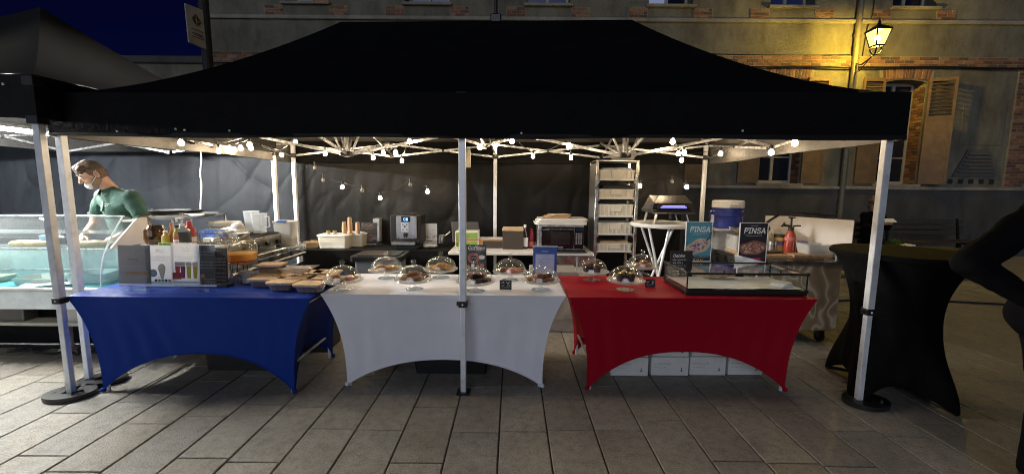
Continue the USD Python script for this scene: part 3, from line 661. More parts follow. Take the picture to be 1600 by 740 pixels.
# ================================================================== CAKE STANDS AND WHAT IS UNDER THE DOMES
ZT = .748
stand_glass = glass('pressed_glass', (.93, .95, .95), .02, .10)
dome_glass = glass('dome_glass', (.97, .98, .98), .008, .10)
def cake_stand(label, loc):
    t = thing('cake_stand', label, 'cake stand', loc)
    part(t, 'plate', lathe([(0, .066), (.135, .066), (.150, .076), (.152, .080), (.147, .080), (.134, .072), (0, .072)], 48), clear('frosted_glass_plate', (.80, .82, .82), .45, .12), smooth=50)
    part(t, 'stem', lathe([(.020, .064), (.013, .055), (.018, .045), (.012, .034), (.020, .014), (.060, .006), (.072, .003), (.074, .0), (0, .0)], 36), stand_glass, smooth=60)
    part(t, 'rim', tube([(.151*math.cos(a), .151*math.sin(a), .079) for a in np.linspace(0, 2*PI, 49)[:-1]], .003, 6, True), stand_glass, smooth=True)
    d = part(t, 'dome', lathe([(.134, .074), (.136, .085), (.131, .112), (.118, .140), (.095, .163), (.062, .180), (.030, .188), (0, .190)], 48), dome_glass, smooth=True)
    part(d, 'dome_rim', tube([(.134*math.cos(a), .134*math.sin(a), .076) for a in np.linspace(0, 2*PI, 49)[:-1]], .0028, 6, True), stand_glass, smooth=True)
    part(d, 'knob', lathe([(0, .189), (.012, .190), (.009, .198), (.017, .207), (.021, .217), (.017, .228), (.008, .233), (0, .234)], 20), stand_glass, smooth=True)
    return t
SP = [((536, 455), 'glass domed cake stand with stacked biscuits at the left end of the white table'),
      ((604, 437), 'glass domed cake stand in the back row in front of the grey bin'),
      ((647, 454), 'glass domed cake stand in the front row with brown sausage shaped pastries'),
      ((689, 436), 'glass domed cake stand of golden pastries below the white coffee sign'),
      ((743, 457), 'glass domed cake stand of black brownies partly behind the centre post'),
      ((797, 440), 'glass domed cake stand of round brown and pink cakes behind the black price tag'),
      ((845, 455), 'glass domed cake stand in front of the blue notice'),
      ((924, 440), 'glass domed cake stand of dark muffins at the left of the red table'),
      ((1003, 431), 'glass domed cake stand farthest back on the red table'),
      ((977, 455), 'glass domed cake stand with yellow topped muffins in front on the red table')]
stands = []
for i, ((px, py), lb) in enumerate(SP):
    L = at(px, py-3, Z=ZT); stands.append(L)
    if i == 0: first = cake_stand(lb, L)
    else: dup(first, L, i*.4, lb)
gold = M('golden_pastry', (.50, .27, .09), .6, var=.35, scale=40, bump=.4, bscale=120, bdist=.004)
tan = M('tan_biscuit', (.45, .30, .17), .75, var=.25, scale=50, bump=.4, bscale=140, bdist=.003)
brownp = M('brown_pastry', (.16, .075, .035), .5, var=.4, scale=45, bump=.5, bscale=120, bdist=.004)
choc = M('dark_chocolate', (.035, .018, .012), .45, var=.4, scale=40, bump=.5, bscale=120, bdist=.004)
pink = M('pink_glaze', (.50, .20, .14), .45, var=.3, scale=30, bump=.3, bscale=90)
yel = M('yellow_cream', (.62, .42, .10), .5, var=.25, scale=40, bump=.3, bscale=90)
nut = M('nutty_caramel', (.27, .13, .06), .5, var=.5, scale=60, bump=.6, bscale=140, bdist=.005)
def lump(sx, sy, sz, seed): return jitter(ball(1, (0, 0, 0), 3, (sx, sy, sz)), min(sx, sy, sz)*.35, 38, seed)
def food(name, label, cat, i, n, mk, m, grp):
    k = 0; base = stands[i]+np.array([0, 0, .073])
    for (x, y, z, rz, rx) in n:
        mesh = mk(k); mesh = mv(mesh, 0, 0, -mesh.bounds[0][2]); 
        if rx: mesh = rotm(mesh, (1, 0, 0), rx)
        one(name, label, cat, mesh, m[k % len(m)] if isinstance(m, list) else m, base+np.array([x, y, z]), rz, grp, smooth=60); k += 1
R = random.Random(3)
disc = lambda k: jitter(lathe([(0, 0), (.034, .001), (.040, .006), (.036, .012), (0, .014)], 22), .003, 60, k)
food('biscuit', 'tan biscuit stacked under the leftmost dome', 'biscuit', 0, [(-.05, -.02, .013*k+.002, R.uniform(0, 3), 0) for k in range(4)]+[(.0, -.05, .013*k+.002, 1, 0) for k in range(2)], disc, tan, 'biscuits under the leftmost dome')
food('pastry', 'reddish twisted pastry piece under the leftmost dome', 'pastry', 0, [(.055, -.02, 0, .3, 0), (.08, .02, 0, 1, 0), (.05, .045, 0, 2, 0)], lambda k: lump(.04, .02, .017, k), [pink, gold], 'reddish pastries under the leftmost dome')
food('cookie', 'golden cookie under the dome in front of the grey bin', 'cookie', 1, [(-.07, 0, 0, 0, 0), (-.02, -.05, 0, 1, 0), (.03, 0, 0, 2, 0), (.08, .01, 0, 3, 0), (-.04, .05, 0, 3, 0), (-.05, -.01, .022, 1, 0), (.05, -.03, .02, .4, 0)], lambda k: lump(.040, .034, .014, k+5), [gold, tan], 'cookies under the dome by the grey bin')
food('pastry', 'brown sausage shaped pastry under the front middle dome', 'pastry', 2, [(-.05, .03, 0, .2, 0), (-.06, -.03, 0, -.2, 0), (.03, -.02, 0, .7, 0), (.06, .03, 0, .4, 0), (.0, .0, .03, .5, 0), (.05, -.05, 0, .9, 0)], lambda k: lump(.058, .021, .019, k+9), [brownp, nut, brownp], 'brown pastries under the front middle dome')
food('pastry', 'golden rolled pastry under the dome below the white coffee sign', 'pastry', 3, [(-.08, .0, 0, .2, 0), (-.03, -.04, 0, -.3, 0), (.02, .0, 0, .5, 0), (.07, -.02, 0, .2, 0), (.05, .04, 0, 1.0, 0), (-.04, .05, 0, .9, 0), (.01, -.02, .03, .3, 0)], lambda k: lump(.045, .022, .019, k+15), [gold, gold, tan], 'golden pastries below the white coffee sign')
cube = lambda k: jitter(B(-.027, .027, -.024, .024, 0, .030, .005).subdivide().subdivide(), .003, 60, k)
food('brownie', 'black brownie piece under the dome behind the centre post', 'brownie', 4, [(R.uniform(-.09, .09), R.uniform(-.07, .07), 0, R.uniform(0, 3), 0) for k in range(9)]+[(-.03, 0, .03, .4, 0), (.03, .02, .03, 1, 0), (-.05, -.03, .03, 2, .3)], cube, [choc, choc, brownp], 'brownies under the dome behind the centre post')
rnd = lambda k: jitter(lathe([(0, 0), (.034, 0), (.036, .012), (.030, .026), (.012, .031), (0, .031)], 22), .004, 50, k)
food('cake', 'round brown or pink cake under the dome behind the price tag', 'cake', 5, [(-.075, 0, 0, 0, 0), (-.05, .05, 0, 1, 0), (.01, -.03, 0, 2, 0), (.06, -.02, 0, 1, 0), (.085, .03, 0, 0, 0), (.03, .04, 0, 2, 0)], rnd, [brownp, nut, pink, pink, nut, gold], 'round cakes behind the price tag')
food('cake_square', 'brown nut square under the dome in front of the blue notice', 'cake', 6, [(-.09, -.02, 0, .2, 0), (-.04, -.05, 0, .5, 0), (.02, -.06, 0, .1, 0), (.075, -.03, 0, -.3, 0), (-.05, .03, 0, .7, 0), (.01, .02, 0, .3, 0), (.06, .04, 0, 0, 0), (-.02, -.03, .03, .4, 0), (.05, -.01, .03, .6, 0)], cube, [nut, nut, brownp], 'nut squares in front of the blue notice')
def muffins(i, spots, top, label, grp):
    for k, (x, y) in enumerate(spots):
        t = thing('muffin', label, 'muffin', stands[i]+np.array([x, y, .0735]), k, grp)
        a = np.linspace(0, 2*PI, 41)[:-1]
        part(t, 'paper_cup', lathe([(0, 0), (.026, 0), (.034, .036), (.031, .036), (0, .034)], 24), M('muffin_cup', (.06, .03, .025), .8), smooth=30)
        part(t, 'muffin_top', jitter(lathe([(.033, .034), (.040, .042), (.034, .054), (.018, .062), (0, .064)], 22), .004, 50, k+i), choc, smooth=True)
        part(t, 'topping', jitter(ball(.016, (0, 0, .062), 2, (1.3, 1.1, .55)), .004, 70, k), top, smooth=True)
muffins(7, [(-.045, .01), (.045, -.01), (0, .07)], nut, 'dark chocolate muffin under the dome at the left of the red table', 'muffins under the left dome of the red table')
muffins(9, [(-.045, -.01), (.035, -.015), (.0, .06)], yel, 'chocolate muffin with yellow cream under the front dome of the red table', 'yellow topped muffins')
food('cookie', 'swirled pale cookie under the farthest dome of the red table', 'cookie', 8, [(-.06, 0, 0, 0, 0), (0, -.04, 0, 1, 0), (.06, 0, 0, 2, 0), (.02, .05, 0, 0, 0), (.01, 0, .028, 1, 0)], lambda k: lump(.038, .034, .017, k+30), [tan, nut, gold], 'cookies under the farthest dome')

def squiggle(t, f, x0, x1, z, h, m, seed=0, name='lettering'):
    """a line of handwriting too small to read in the photograph"""
    r = random.Random(seed); x = x0; ms = []
    while x < x1:
        w = r.uniform(1.2, 4.0)*h
        n = max(3, int(w/h*3)); xs = np.linspace(x, min(x+w, x1), n)
        ms.append(tube([(a, -.0012, z+r.uniform(.05, .95)*h) for a in xs], h*.11, 4)); x += w+h*.7
    part(t, name, f(J(ms)), m)
# ---- little price cards and upright signs
def tag_card(label, px, py, w, h, lines, rz=0):
    L = at(px, py, Z=ZT); t = thing('price_tag', label, 'price tag', L, rz)
    part(t, 'slate_card', rotm(B(-w/2, w/2, 0, .004, .0, h, .0008), (1, 0, 0), -.2), ink)
    part(t, 'prop', rotm(B(-.01, .01, .012, .015, 0, h*.8), (1, 0, 0), .35), ink)
    for s, hh, z, x in lines:
        if not s.isdigit(): squiggle(t, lambda m: mv(rotm(m, (1, 0, 0), -.2), x, 0, 0), -w*.34 if x == 0 else -w*.2, w*.34 if x == 0 else w*.2, z, hh, white_ink, int(z*1000)); continue
        part(t, 'lettering', rotm(text(s, hh, x, -.0004, z, center=True, skew=.2), (1, 0, 0), -.2), white_ink)
tag_card('black slate price tag in front of the round cakes', 790, 452, .095, .075, [('9,00 Ave', .017, .046, 0), ('chocolat', .010, .026, 0), ('le morceau', .007, .013, 0)])
tag_card('black slate price tag marked 2 by the red table muffins', 1016, 448, .085, .062, [('2', .022, .025, .018), ('muffin', .009, .038, -.015), ('prix', .008, .014, -.01)])
def board_sign(name, label, cat, L, w, h, face, lean=.10, rz=0, frame=None, base=True, t_=.006, draw=None):
    t = thing(name, label, cat, L, rz)
    f = lambda m: rotm(m, (1, 0, 0), -lean)
    p = part(t, 'board', f(B(-w/2, w/2, 0, t_, 0, h, .001)), face)
    if frame is not None:
        part(t, 'clear_cover', f(B(-w/2-.004, w/2+.004, -.0045, -.0025, -.002, h+.005)), acrylic)
        if base: part(t, 'base', B(-w/2-.004, w/2+.004, -.02, .06, 0, .004, .001), acrylic)
    else: part(t, 'prop', B(-.02, .02, lean*h*.6+.01, lean*h*.6+.014, 0, h*.55), face)
    if draw: draw(t, p, f)
    return t
def ink_line(t, f, x0, x1, z, th, m, y=-.0012): part(t, 'print', f(B(x0, x1, y, y+.001, z, z+th)), m)
salmon, teal_ink, bluei = M('salmon_ink', (.50, .16, .12), .6), M('teal_ink', (.06, .26, .30), .6), M('blue_ink', (.03, .08, .36), .6)
slate_ink = M('dark_slate_print', (.045, .042, .045), .5)
def draw_coffee(t, p, f):
    part(t, 'lettering', f(text('Coffeeo', .030, .012, -.001, .243, True, True, skew=.25)), white_ink)
    ink_line(t, f, -.05, .07, .234, .003, white_ink); squiggle(t, f, -.07, .09, .225, .005, white_ink, 1)
    for r0, r1, m in ((.052, .044, salmon), (.040, .031, salmon)):
        rg = Polygon([(r0*math.cos(a), r0*math.sin(a)*.9) for a in np.linspace(0, 2*PI, 40)]).difference(Polygon([(r1*math.cos(a), r1*math.sin(a)*.9) for a in np.linspace(0, 2*PI, 40)]))
        part(t, 'print', f(mv(upright(ext(rg, .001)), -.012, -.0005, .165)), m)
    part(t, 'print', f(mv(upright(ext(Polygon([(.028*math.cos(a)*(1+.1*math.sin(5*a)), .019*math.sin(a)) for a in np.linspace(0, 2*PI, 30)]), .001)), .062, -.0005, .172)), white_ink)
    squiggle(t, f, -.036, .012, .16, .010, white_ink, 11)
    for k in range(4): part(t, 'print', f(mv(upright(ext(rrect(.03, .05, .008), .001)), -.06+.042*k, -.0005, .075+.012*(k % 2))), (gold, white_ink, tan, salmon)[k])
    ink_line(t, f, -.08, .09, .01, .03, salmon)
board_sign('menu_board', 'dark coffee menu with pink rings behind the centre post', 'menu', at(742, 431, Z=ZT)+np.array([0, 0, 0]), .205, .285, slate_ink, .04, 0, True, draw=draw_coffee)
def draw_blue(t, p, f):
    part(t, 'print', f(B(-.085, .085, -.0012, 0, .02, .205)), M('lilac_print', (.50, .52, .75), .6)); ink_line(t, f, -.03, .03, .228, .004, white_ink); ink_line(t, f, -.115, .115, .272, .008, white_ink)
    squiggle(t, lambda m: mv(f(m), 0, -.0012, 0), -.070, .070, .158, .011, bluei, 12)
    for k, (a, z, h) in enumerate(((.05, .185, .009), (.045, .172, .005), (.05, .14, .006), (.045, .125, .006), (.04, .11, .005), (.055, .085, .008), (.055, .07, .006), (.03, .05, .005))): squiggle(t, f, -a, a, z, h, bluei, k+20)
board_sign('notice_board', 'blue framed notice with pale text standing by the red table', 'notice', at(851, 432, Z=ZT), .215, .28, M('royal_blue_print', (.03, .085, .36), .4), .04, 0, True, draw=draw_blue)

# ================================================================== RED TABLE: POSTERS, CHALK BOARD, LONG GLASS CASE
def poster(label, px0, px1, py0, py1, Y, face, draw):
    a, b = at(px0, py1, Y=Y), at(px1, py0, Y=Y); w, h = b[0]-a[0], b[2]-a[2]
    t = thing('poster_stand', label, 'poster', ((a[0]+b[0])/2, Y, ZT), 0)
    z0 = a[2]-ZT
    part(t, 'poster', B(-w/2+.006, w/2-.006, -.002, .002, z0+.006, z0+h-.006), face)
    part(t, 'frame', J(B(-w/2, w/2, -.006, .006, z0-.012, z0+.005), B(-w/2, w/2, -.006, .006, z0+h-.005, z0+h), B(-w/2, -w/2+.005, -.0055, .0055, z0+.005, z0+h-.005), B(w/2-.005, w/2, -.0055, .0055, z0+.005, z0+h-.005)), clear('frosty_acrylic', (.85, .87, .88), .9, .2))
    part(t, 'stand_sheet', B(-w/2, w/2, -.002, .002, .004, z0-.013), acrylic); part(t, 'base', B(-w/2, w/2, -.04, .06, 0, .004, .001), acrylic)
    draw(t, w, h, z0)
def pizza_art(t, w, h, z0, cols, tilt, seed, n=46):
    r = random.Random(seed)
    ell = Polygon([(w*.50*math.cos(a)*(1+.05*math.sin(3*a)), h*.17*math.sin(a)*(1+.08*math.sin(5*a+1))) for a in np.linspace(0, 2*PI, 40)])
    clip = sbox(-w/2+.008, -h/2, w/2-.008, h/2)
    from shapely import affinity
    e = affinity.translate(affinity.rotate(ell, tilt), 0, -h*.12).intersection(clip)
    put = lambda g, y, m, nm='print': part(t, nm, mv(upright(ext(g, .0008)), 0, y, z0+h/2), m)
    put(e, -.0022, cols[0])
    inner = e.buffer(-.012)
    for k in range(len(cols)-1):
        bl = []
        for _ in range(n):
            x, y = r.uniform(-w*.45, w*.45), r.uniform(-h*.32, h*.12); s = r.uniform(.004, .013)
            g = Polygon([(x+s*math.cos(a)*r.uniform(.6, 1.4), y+s*.7*math.sin(a)) for a in np.linspace(0, 2*PI, 8)[:-1]]).buffer(0)
            if inner.contains(g): bl.append(ext(g, .0006))
        if bl: part(t, 'print', mv(upright(J(bl)), 0, -.003-.0004*k, z0+h/2), cols[1+k])
def brushword(t, w, h, z0, m, z=.74, s=.15):
    part(t, 'lettering', mv(sc(text('PINSA', .045, 0, 0, 0, True, True, skew=.15), (w*.68/.17), 1, h*s/.05), w*.03, -.003, z0+h*z), m)
    part(t, 'lettering', tube([(-w*.30, -.003, z0+h*(z+.10)), (-w*.2, -.003, z0+h*(z+.13)), (-w*.05, -.003, z0+h*(z+.125))], .003, 5), m)
def dA(t, w, h, z0):
    brushword(t, w, h, z0, white_ink)
    part(t, 'print', B(-w/2+.008, w/2-.008, -.0028, -.002, z0+.008, z0+h*.14), M('deep_navy_print', (.012, .035, .06), .5)); squiggle(t, lambda m: mv(m, 0, -.002, z0), -w*.12, w*.42, h*.10, .008, white_ink, 3)
    squiggle(t, lambda m: mv(m, 0, -.002, z0), -w*.25, w*.3, h*.67, .009, white_ink, 4)
    part(t, 'print', tube([(w*.28, -.003, z0+h*.52), (w*.40, -.003, z0+h*.62), (w*.46, -.003, z0+h*.74)], .007, 6), slate_ink)
    pizza_art(t, w, h, z0, [M('pizza_crust', (.62, .47, .36), .6), M('pizza_white', (.80, .76, .76), .6), M('pizza_pink', (.60, .30, .30), .6), M('pizza_violet', (.30, .22, .36), .6)], 22, 4, 70)
def dB(t, w, h, z0):
    brushword(t, w, h, z0, white_ink); squiggle(t, lambda m: mv(m, 0, -.002, z0), -w*.3, w*.3, h*.67, .010, white_ink, 5); squiggle(t, lambda m: mv(m, 0, -.002, z0), -w*.12, w*.12, h*.92, .007, white_ink, 6)
    part(t, 'print', B(-w/2+.008, w/2-.008, -.0028, -.002, z0+.008, z0+h*.22), M('violet_black_print', (.03, .022, .05), .5))
    part(t, 'print', mv(upright(ext(Polygon([(-.01, .0), (.05, .0), (.05, -.006), (.075, .008), (.05, .022), (.05, .016), (-.01, .016)]), .001)), .01, -.003, z0+h*.09), M('red_arrow', (.55, .04, .05), .5))
    pizza_art(t, w, h, z0, [M('pizza_brown', (.26, .12, .07), .6), M('pizza_rose', (.62, .26, .20), .6), M('pizza_meat', (.36, .12, .09), .5), M('pizza_crust', 0)], 6, 9, 90)
poster('teal flatbread poster on a clear stand by the chalk board', 1069, 1114, 346, 408, 3.66, paper_glow('teal_poster', (.13, .40, .50), .35), dA)
poster('dark flatbread poster with a red arrow on a clear stand', 1152, 1201, 348, 411, 3.66, M('charcoal_poster', (.028, .026, .034), .35, var=.3, scale=8), dB)
def draw_chalk(t, p, f):
    part(t, 'lettering', f(text('Dabbe', .026, -.025, -.001, .215, False, True, skew=.3)), white_ink)
    for k, z in enumerate((.185, .16, .115, .09, .06)): squiggle(t, f, -.08, .04-(k % 2)*.03, z, .014, white_ink, 40+k)
board_sign('chalk_board', 'black chalk board at the left end of the long glass case', 'chalk board', at(1064, 440, Z=ZT), .20, .27, ink, .06, .1, draw=draw_chalk)
gc = thing('glass_case', 'long low black framed glass case on the red table', 'display case', (0, 0, 0))
x0, x1, y0, y1, z0, z1 = 1.335, 2.245, 3.10, 3.56, ZT+.002, ZT+.165
fb = J(*[bar(p, q, .014) for zz in (z1,) for p, q in (((x0, y0, zz), (x1, y0, zz)), ((x0, y1, zz), (x1, y1, zz)), ((x0, y0, zz), (x0, y1, zz)), ((x1, y0, zz), (x1, y1, zz)))], *[bar((x, y, z0+.03), (x, y, z1), .008) for x in (x0, x1) for y in (y0, y1)])
part(gc, 'frame', fb, blackp); part(gc, 'base_tray', J(B(x0-.008, x1+.008, y0-.008, y1+.008, z0, z0+.035, .004)), blackp)
for k, (a, b) in enumerate((((x0, y0), (x1, y0)), ((x0, y0), (x0, y1)), ((x1, y0), (x1, y1)))): part(gc, 'glass_pane', B(min(a[0], b[0])+.006*(k == 0)-.002*(k > 0), max(a[0], b[0])-.006*(k == 0)+.002*(k > 0), min(a[1], b[1])-.002*(k == 0)+.006*(k > 0), max(a[1], b[1])+.002*(k == 0)-.006*(k > 0), z0+.036, z1-.007), clear_glass)
part(gc, 'top_pane', B(x0+.008, x1-.008, y0+.008, y1-.008, z1-.002, z1+.002), clear_glass)
for x in (x0, x1):
    for y in (y0, y1):
        for zz in (z0+.03, z1): part(gc, 'corner_clip', B(x-.012, x+.012, y-.012, y+.012, zz-.012, zz+.012, .003), blackmat)
part(gc, 'hinge', J(B(1.55, 1.72, y0-.012, y0-.002, z0+.032, z0+.040), cyl(.006, z1, z1+.02, 2.05, y0+.02, 8), cyl(.006, z1, z1+.02, 1.62, y0+.02, 8)), blackmat)
one('paper_liner', 'creased white paper lining the long glass case', 'paper', grid(lambda u, v: (x0+.012+(x1-x0-.024)*u, y0+.012+(y1-y0-.024)*v, z0+.040+.010*meshkit.fbm(np.stack([u*9, v*5, 0*u], -1), 3, 2)), 60, 30), paper, smooth=True)
wr = jitter(ball(1, (0, 0, 0), 4, (.20, .07, .055)), .018, 16, 3)
one('wrapped_bread', 'long bread wrapped in clear film inside the glass case', 'bread', wr, M('wrapped_bread', (.50, .36, .20), .25, var=.4, scale=30, coat=.5), (1.72, 3.47, z0+.105), .05, smooth=True)
one('napkin_stack', 'white folded napkins at the right end of the glass case', 'napkin', J(*[rotm(B(-.06, .06, -.05, .05, .006*k, .006*k+.005), (0, 0, 1), .08*k) for k in range(5)]), paper, (2.12, 3.2, z0+.05), .35)
one('crumpled_paper', 'crumpled white paper leaning behind the glass case', 'paper', grid(lambda u, v: (-.17+.36*u, .03*meshkit.fbm(np.stack([u*6, v*6, 0*u], -1), 3, 8), .16*(1-.55*u)*v), 24, 12, .002), paper, (2.14, 3.60, ZT+.07), -.1, smooth=True)
for k in range(6): one('wooden_skewer', 'thin pale skewer standing behind the glass case', 'skewer', cyl(.0022, 0, .19, seg=6), bamboo, (1.60+.016*k, 3.62+.006*(k % 2), ZT+.001), .1*k, 'skewers behind the glass case')

# ================================================================== UNDER THE TABLES
def carton(label, x, y, z, w, d, h, seed):
    t = thing('carton', label, 'carton', (x, y, z), random.Random(seed).uniform(-.02, .02), None)
    part(t, 'box_body', B(-w/2, w/2, -d/2, d/2, 0, h, .003), M('white_carton', (.66, .65, .62), .65, var=.05))
    part(t, 'flap_seam', B(-w/2+.002, w/2-.002, -.002, .002, h-.001, h+.0012), card)
    f = lambda m: mv(m, 0, -d/2-.0004, 0)
    squiggle(t, f, -w*.42, w*.02, h*.62, .010, ink, seed, 'print'); squiggle(t, f, -w*.42, -w*.1, h*.42, .007, ink, seed+7, 'print')
    part(t, 'print', mv(upright(ext(Polygon([(0, 0), (.02, 0), (.02, .006), (.013, .006), (.013, .03), (.007, .03), (.007, .006), (0, .006)]), .0008)), w*.28, -d/2-.0006, h*.25), ink)
for k, (x, w) in enumerate(((.985, .31), (1.325, .31), (1.645, .30), (1.965, .29))):
    nm = ['leftmost', 'second from the left', 'third from the left', 'rightmost'][k]
    carton(f'lower white carton, {nm} in the row under the red table', x, 3.42+.012*k, .003, w, .24, .158, k+3)
    carton(f'upper white carton, {nm} in the row under the red table', x+.008, 3.43+.012*k, .163, w-.012, .23, .135, k+13)
def crate(label, x, y, w, d, h, m, lid=False, name='crate', z=.002, rz=0):
    t = thing(name, label, 'crate', (x, y, z), rz)
    part(t, 'body', tub(w, d, h, .03, .92, .005), m, smooth=40); part(t, 'rim', tube([(*p, h) for p in np.array(rrect(w, d, .03).exterior.coords)[:-1]], .008, 6, True), m)
    if lid: part(t, 'lid', mv(rbox(w+.02, d+.02, .025, .03), 0, 0, h+.003), m)
    return t
crate('low black crate under the white table', -.50, 3.50, .64, .40, .17, blackp)
crate('tall black crate under the blue table', -2.28, 3.52, .62, .38, .36, blackp)
crate('second black crate behind under the blue table', -1.95, 3.9, .50, .34, .30, blackp)

# ================================================================== BACK TABLES
ZB = .742
t = thing('draped_table', 'table under a floor length black cloth holding the coffee machine', 'table')
part(t, 'table_top', B(-2.62, -.83, 5.22, 5.72, .70, .738), blackmat)
cl = drape((-2.64, 5.20), (-.81, 5.20), .01, .742, 8, .018, 80, 30, .6)
part(t, 'cloth_front', cl, M('black_table_cloth', (.007, .007, .0075), .85, var=.3, spec=.15), smooth=True)
part(t, 'cloth_top', B(-2.64, -.81, 5.20, 5.74, .7385, .742), _mats['black_table_cloth'])
part(t, 'cloth_side', drape((-.81, 5.20), (-.81, 5.74), .01, .742, 9, .015, 30, 30), _mats['black_table_cloth'], smooth=True)
for x in (-2.5, -.95):
    for y in (5.28, 5.66): part(t, 'leg', rod((x, y, .003), (x, y, .70), .014, 8), dark_steel)
def on(px, py, Z=ZB, dy=0): p = at(px, py, Z=Z); return p+np.array([0, dy, 0])
# coffee machine
L = np.array([at(633, 380, Y=5.35)[0], 5.36, ZB]); cm = thing('coffee_machine', 'silver and black bean to cup coffee machine with blue display', 'coffee machine', L)
part(cm, 'body', B(-.20, .20, .02, .34, .06, .44, .015), blackp)
part(cm, 'front_panel', B(-.11, .155, -.02, .018, .13, .43, .012), M('silver_front', (.42, .42, .42), .3, .85))
part(cm, 'base', B(-.12, .17, -.06, .3, 0, .06, .01), blackp)
part(cm, 'lid', B(-.09, .13, .05, .30, .442, .46, .006), blackp); part(cm, 'drip_tray', B(-.155, .14, -.10, -.0, .062, .10, .006), M('silver_front', 0), )
dsp = part(cm, 'display', B(-.04, .075, -.027, -.021, .355, .425, .002), M('display_dark', (.01, .02, .06), .15))
part(dsp, 'digits', J(text('CB', .034, .018, -.0275, .372, True, True)), glow('blue_display_glow', (.25, .55, 1.0), 2.6))
cp = part(cm, 'control_panel', B(-.045, .055, -.026, -.021, .225, .345, .004), M('silver_panel', (.6, .6, .6), .35, .6))
for x, z in ((-.02, .32), (.03, .32), (-.02, .255), (.03, .255)): part(cp, 'button', mv(rotm(cyl(.008, 0, .004, seg=12), (1, 0, 0), PI/2), x, -.026, z), blackp)
part(cp, 'button', mv(rotm(cyl(.014, 0, .005, seg=16), (1, 0, 0), PI/2), .004, -.026, .295), dark_steel)
part(cm, 'spout', J(B(-.01, .035, -.06, -.02, .17, .215, .005), cyl(.006, .15, .17, .0, -.045, 8), cyl(.006, .15, .17, .025, -.045, 8)), blackp)
part(cm, 'door_seam', B(-.108, .153, -.0225, -.0195, .165, .168), blackp)
for x in (-.08, .125): part(cm, 'screw', mv(rotm(cyl(.007, 0, .003, seg=10), (1, 0, 0), PI/2), x, -.02, .145), chrome)
# clear acrylic menu to the right of it
def draw_white(t, p, f):
    squiggle(t, f, -.07, .07, .20, .014, M('grey_ink', (.2, .2, .2), .7), 50); squiggle(t, f, -.06, .06, .16, .010, _mats['grey_ink'], 51)
    for k in range(6): part(t, 'print', f(mv(upright(ext(Polygon([(.014*math.cos(a), .010*math.sin(a)) for a in np.linspace(0, 2*PI, 12)]), .0008)), -.08+.03*k, -.0006, .10+.008*(k % 3))), (gold, tan, salmon, M('olive_print', (.2, .25, .08), .6))[k % 4])
    ink_line(t, f, -.04, .04, .055, .012, slate_ink); ink_line(t, f, -.09, .09, .08, .003, _mats['grey_ink'])
board_sign('menu_sign', 'white pastry menu in a clear holder right of the coffee machine', 'menu', on(671, 383), .21, .30, paper, .05, .05, True, draw=draw_white)
one('tissue', 'crumpled white tissue at the foot of the white pastry menu', 'tissue', jitter(ball(1, (0, 0, .02), 3, (.10, .04, .025)), .02, 25, 4), paper, on(674, 385)+np.array([0, -.08, 0]), smooth=False)
one('milk_jug', 'small steel jug behind the white pastry menu', 'jug', J(lathe([(0, 0), (.045, 0), (.05, .04), (.038, .09), (.042, .12), (.038, .12), (.034, .09), (.045, .04), (0, .004)], 24), tube([(.04, 0, .10), (.10, 0, .14), (.13, 0, .17)], .008, 6)), steel, on(688, 381)+np.array([0, .10, 0]), smooth=40)
def draw_dark(t, p, f):
    for k, (z, a) in enumerate(((.265, .05), (.237, .08), (.209, .045))): squiggle(t, f, -a, a, z, .018, M('ochre_ink', (.55, .40, .14), .6), 130+k)
    r = random.Random(4); ms = []
    for k in range(60):
        a = r.uniform(0, 2*PI); q = r.uniform(0, 1)**.5; x, z = .072*q*math.cos(a), .11+.052*q*math.sin(a); s = r.uniform(.008, .015)
        ms.append(ext(Polygon([(x+s*math.cos(b)*r.uniform(.6, 1.3), z+s*.7*math.sin(b)) for b in np.linspace(0, 2*PI, 7)[:-1]]).convex_hull, .0006+.0001*k))
    part(t, 'print', f(mv(upright(J(ms[:30])), 0, -.0008, 0)), M('pinkish_print', (.42, .26, .22), .6)); part(t, 'print', f(mv(upright(J(ms[30:])), 0, -.0008, 0)), M('mauve_print', (.24, .15, .14), .6))
    ink_line(t, f, -.095, .095, .012, .006, white_ink)
board_sign('menu_sign', 'dark menu with yellow heading left of the coffee machine', 'menu', on(577, 383), .22, .31, slate_ink, .05, .0, True, draw=draw_dark)
one('receipt_printer', 'pale grey little printer behind the dark menu', 'printer', J(B(-.05, .05, 0, .12, 0, .34, .01), B(-.045, .045, -.01, 0, .25, .30, .004)), grey_plastic, on(583, 380)+np.array([0, .16, 0]))
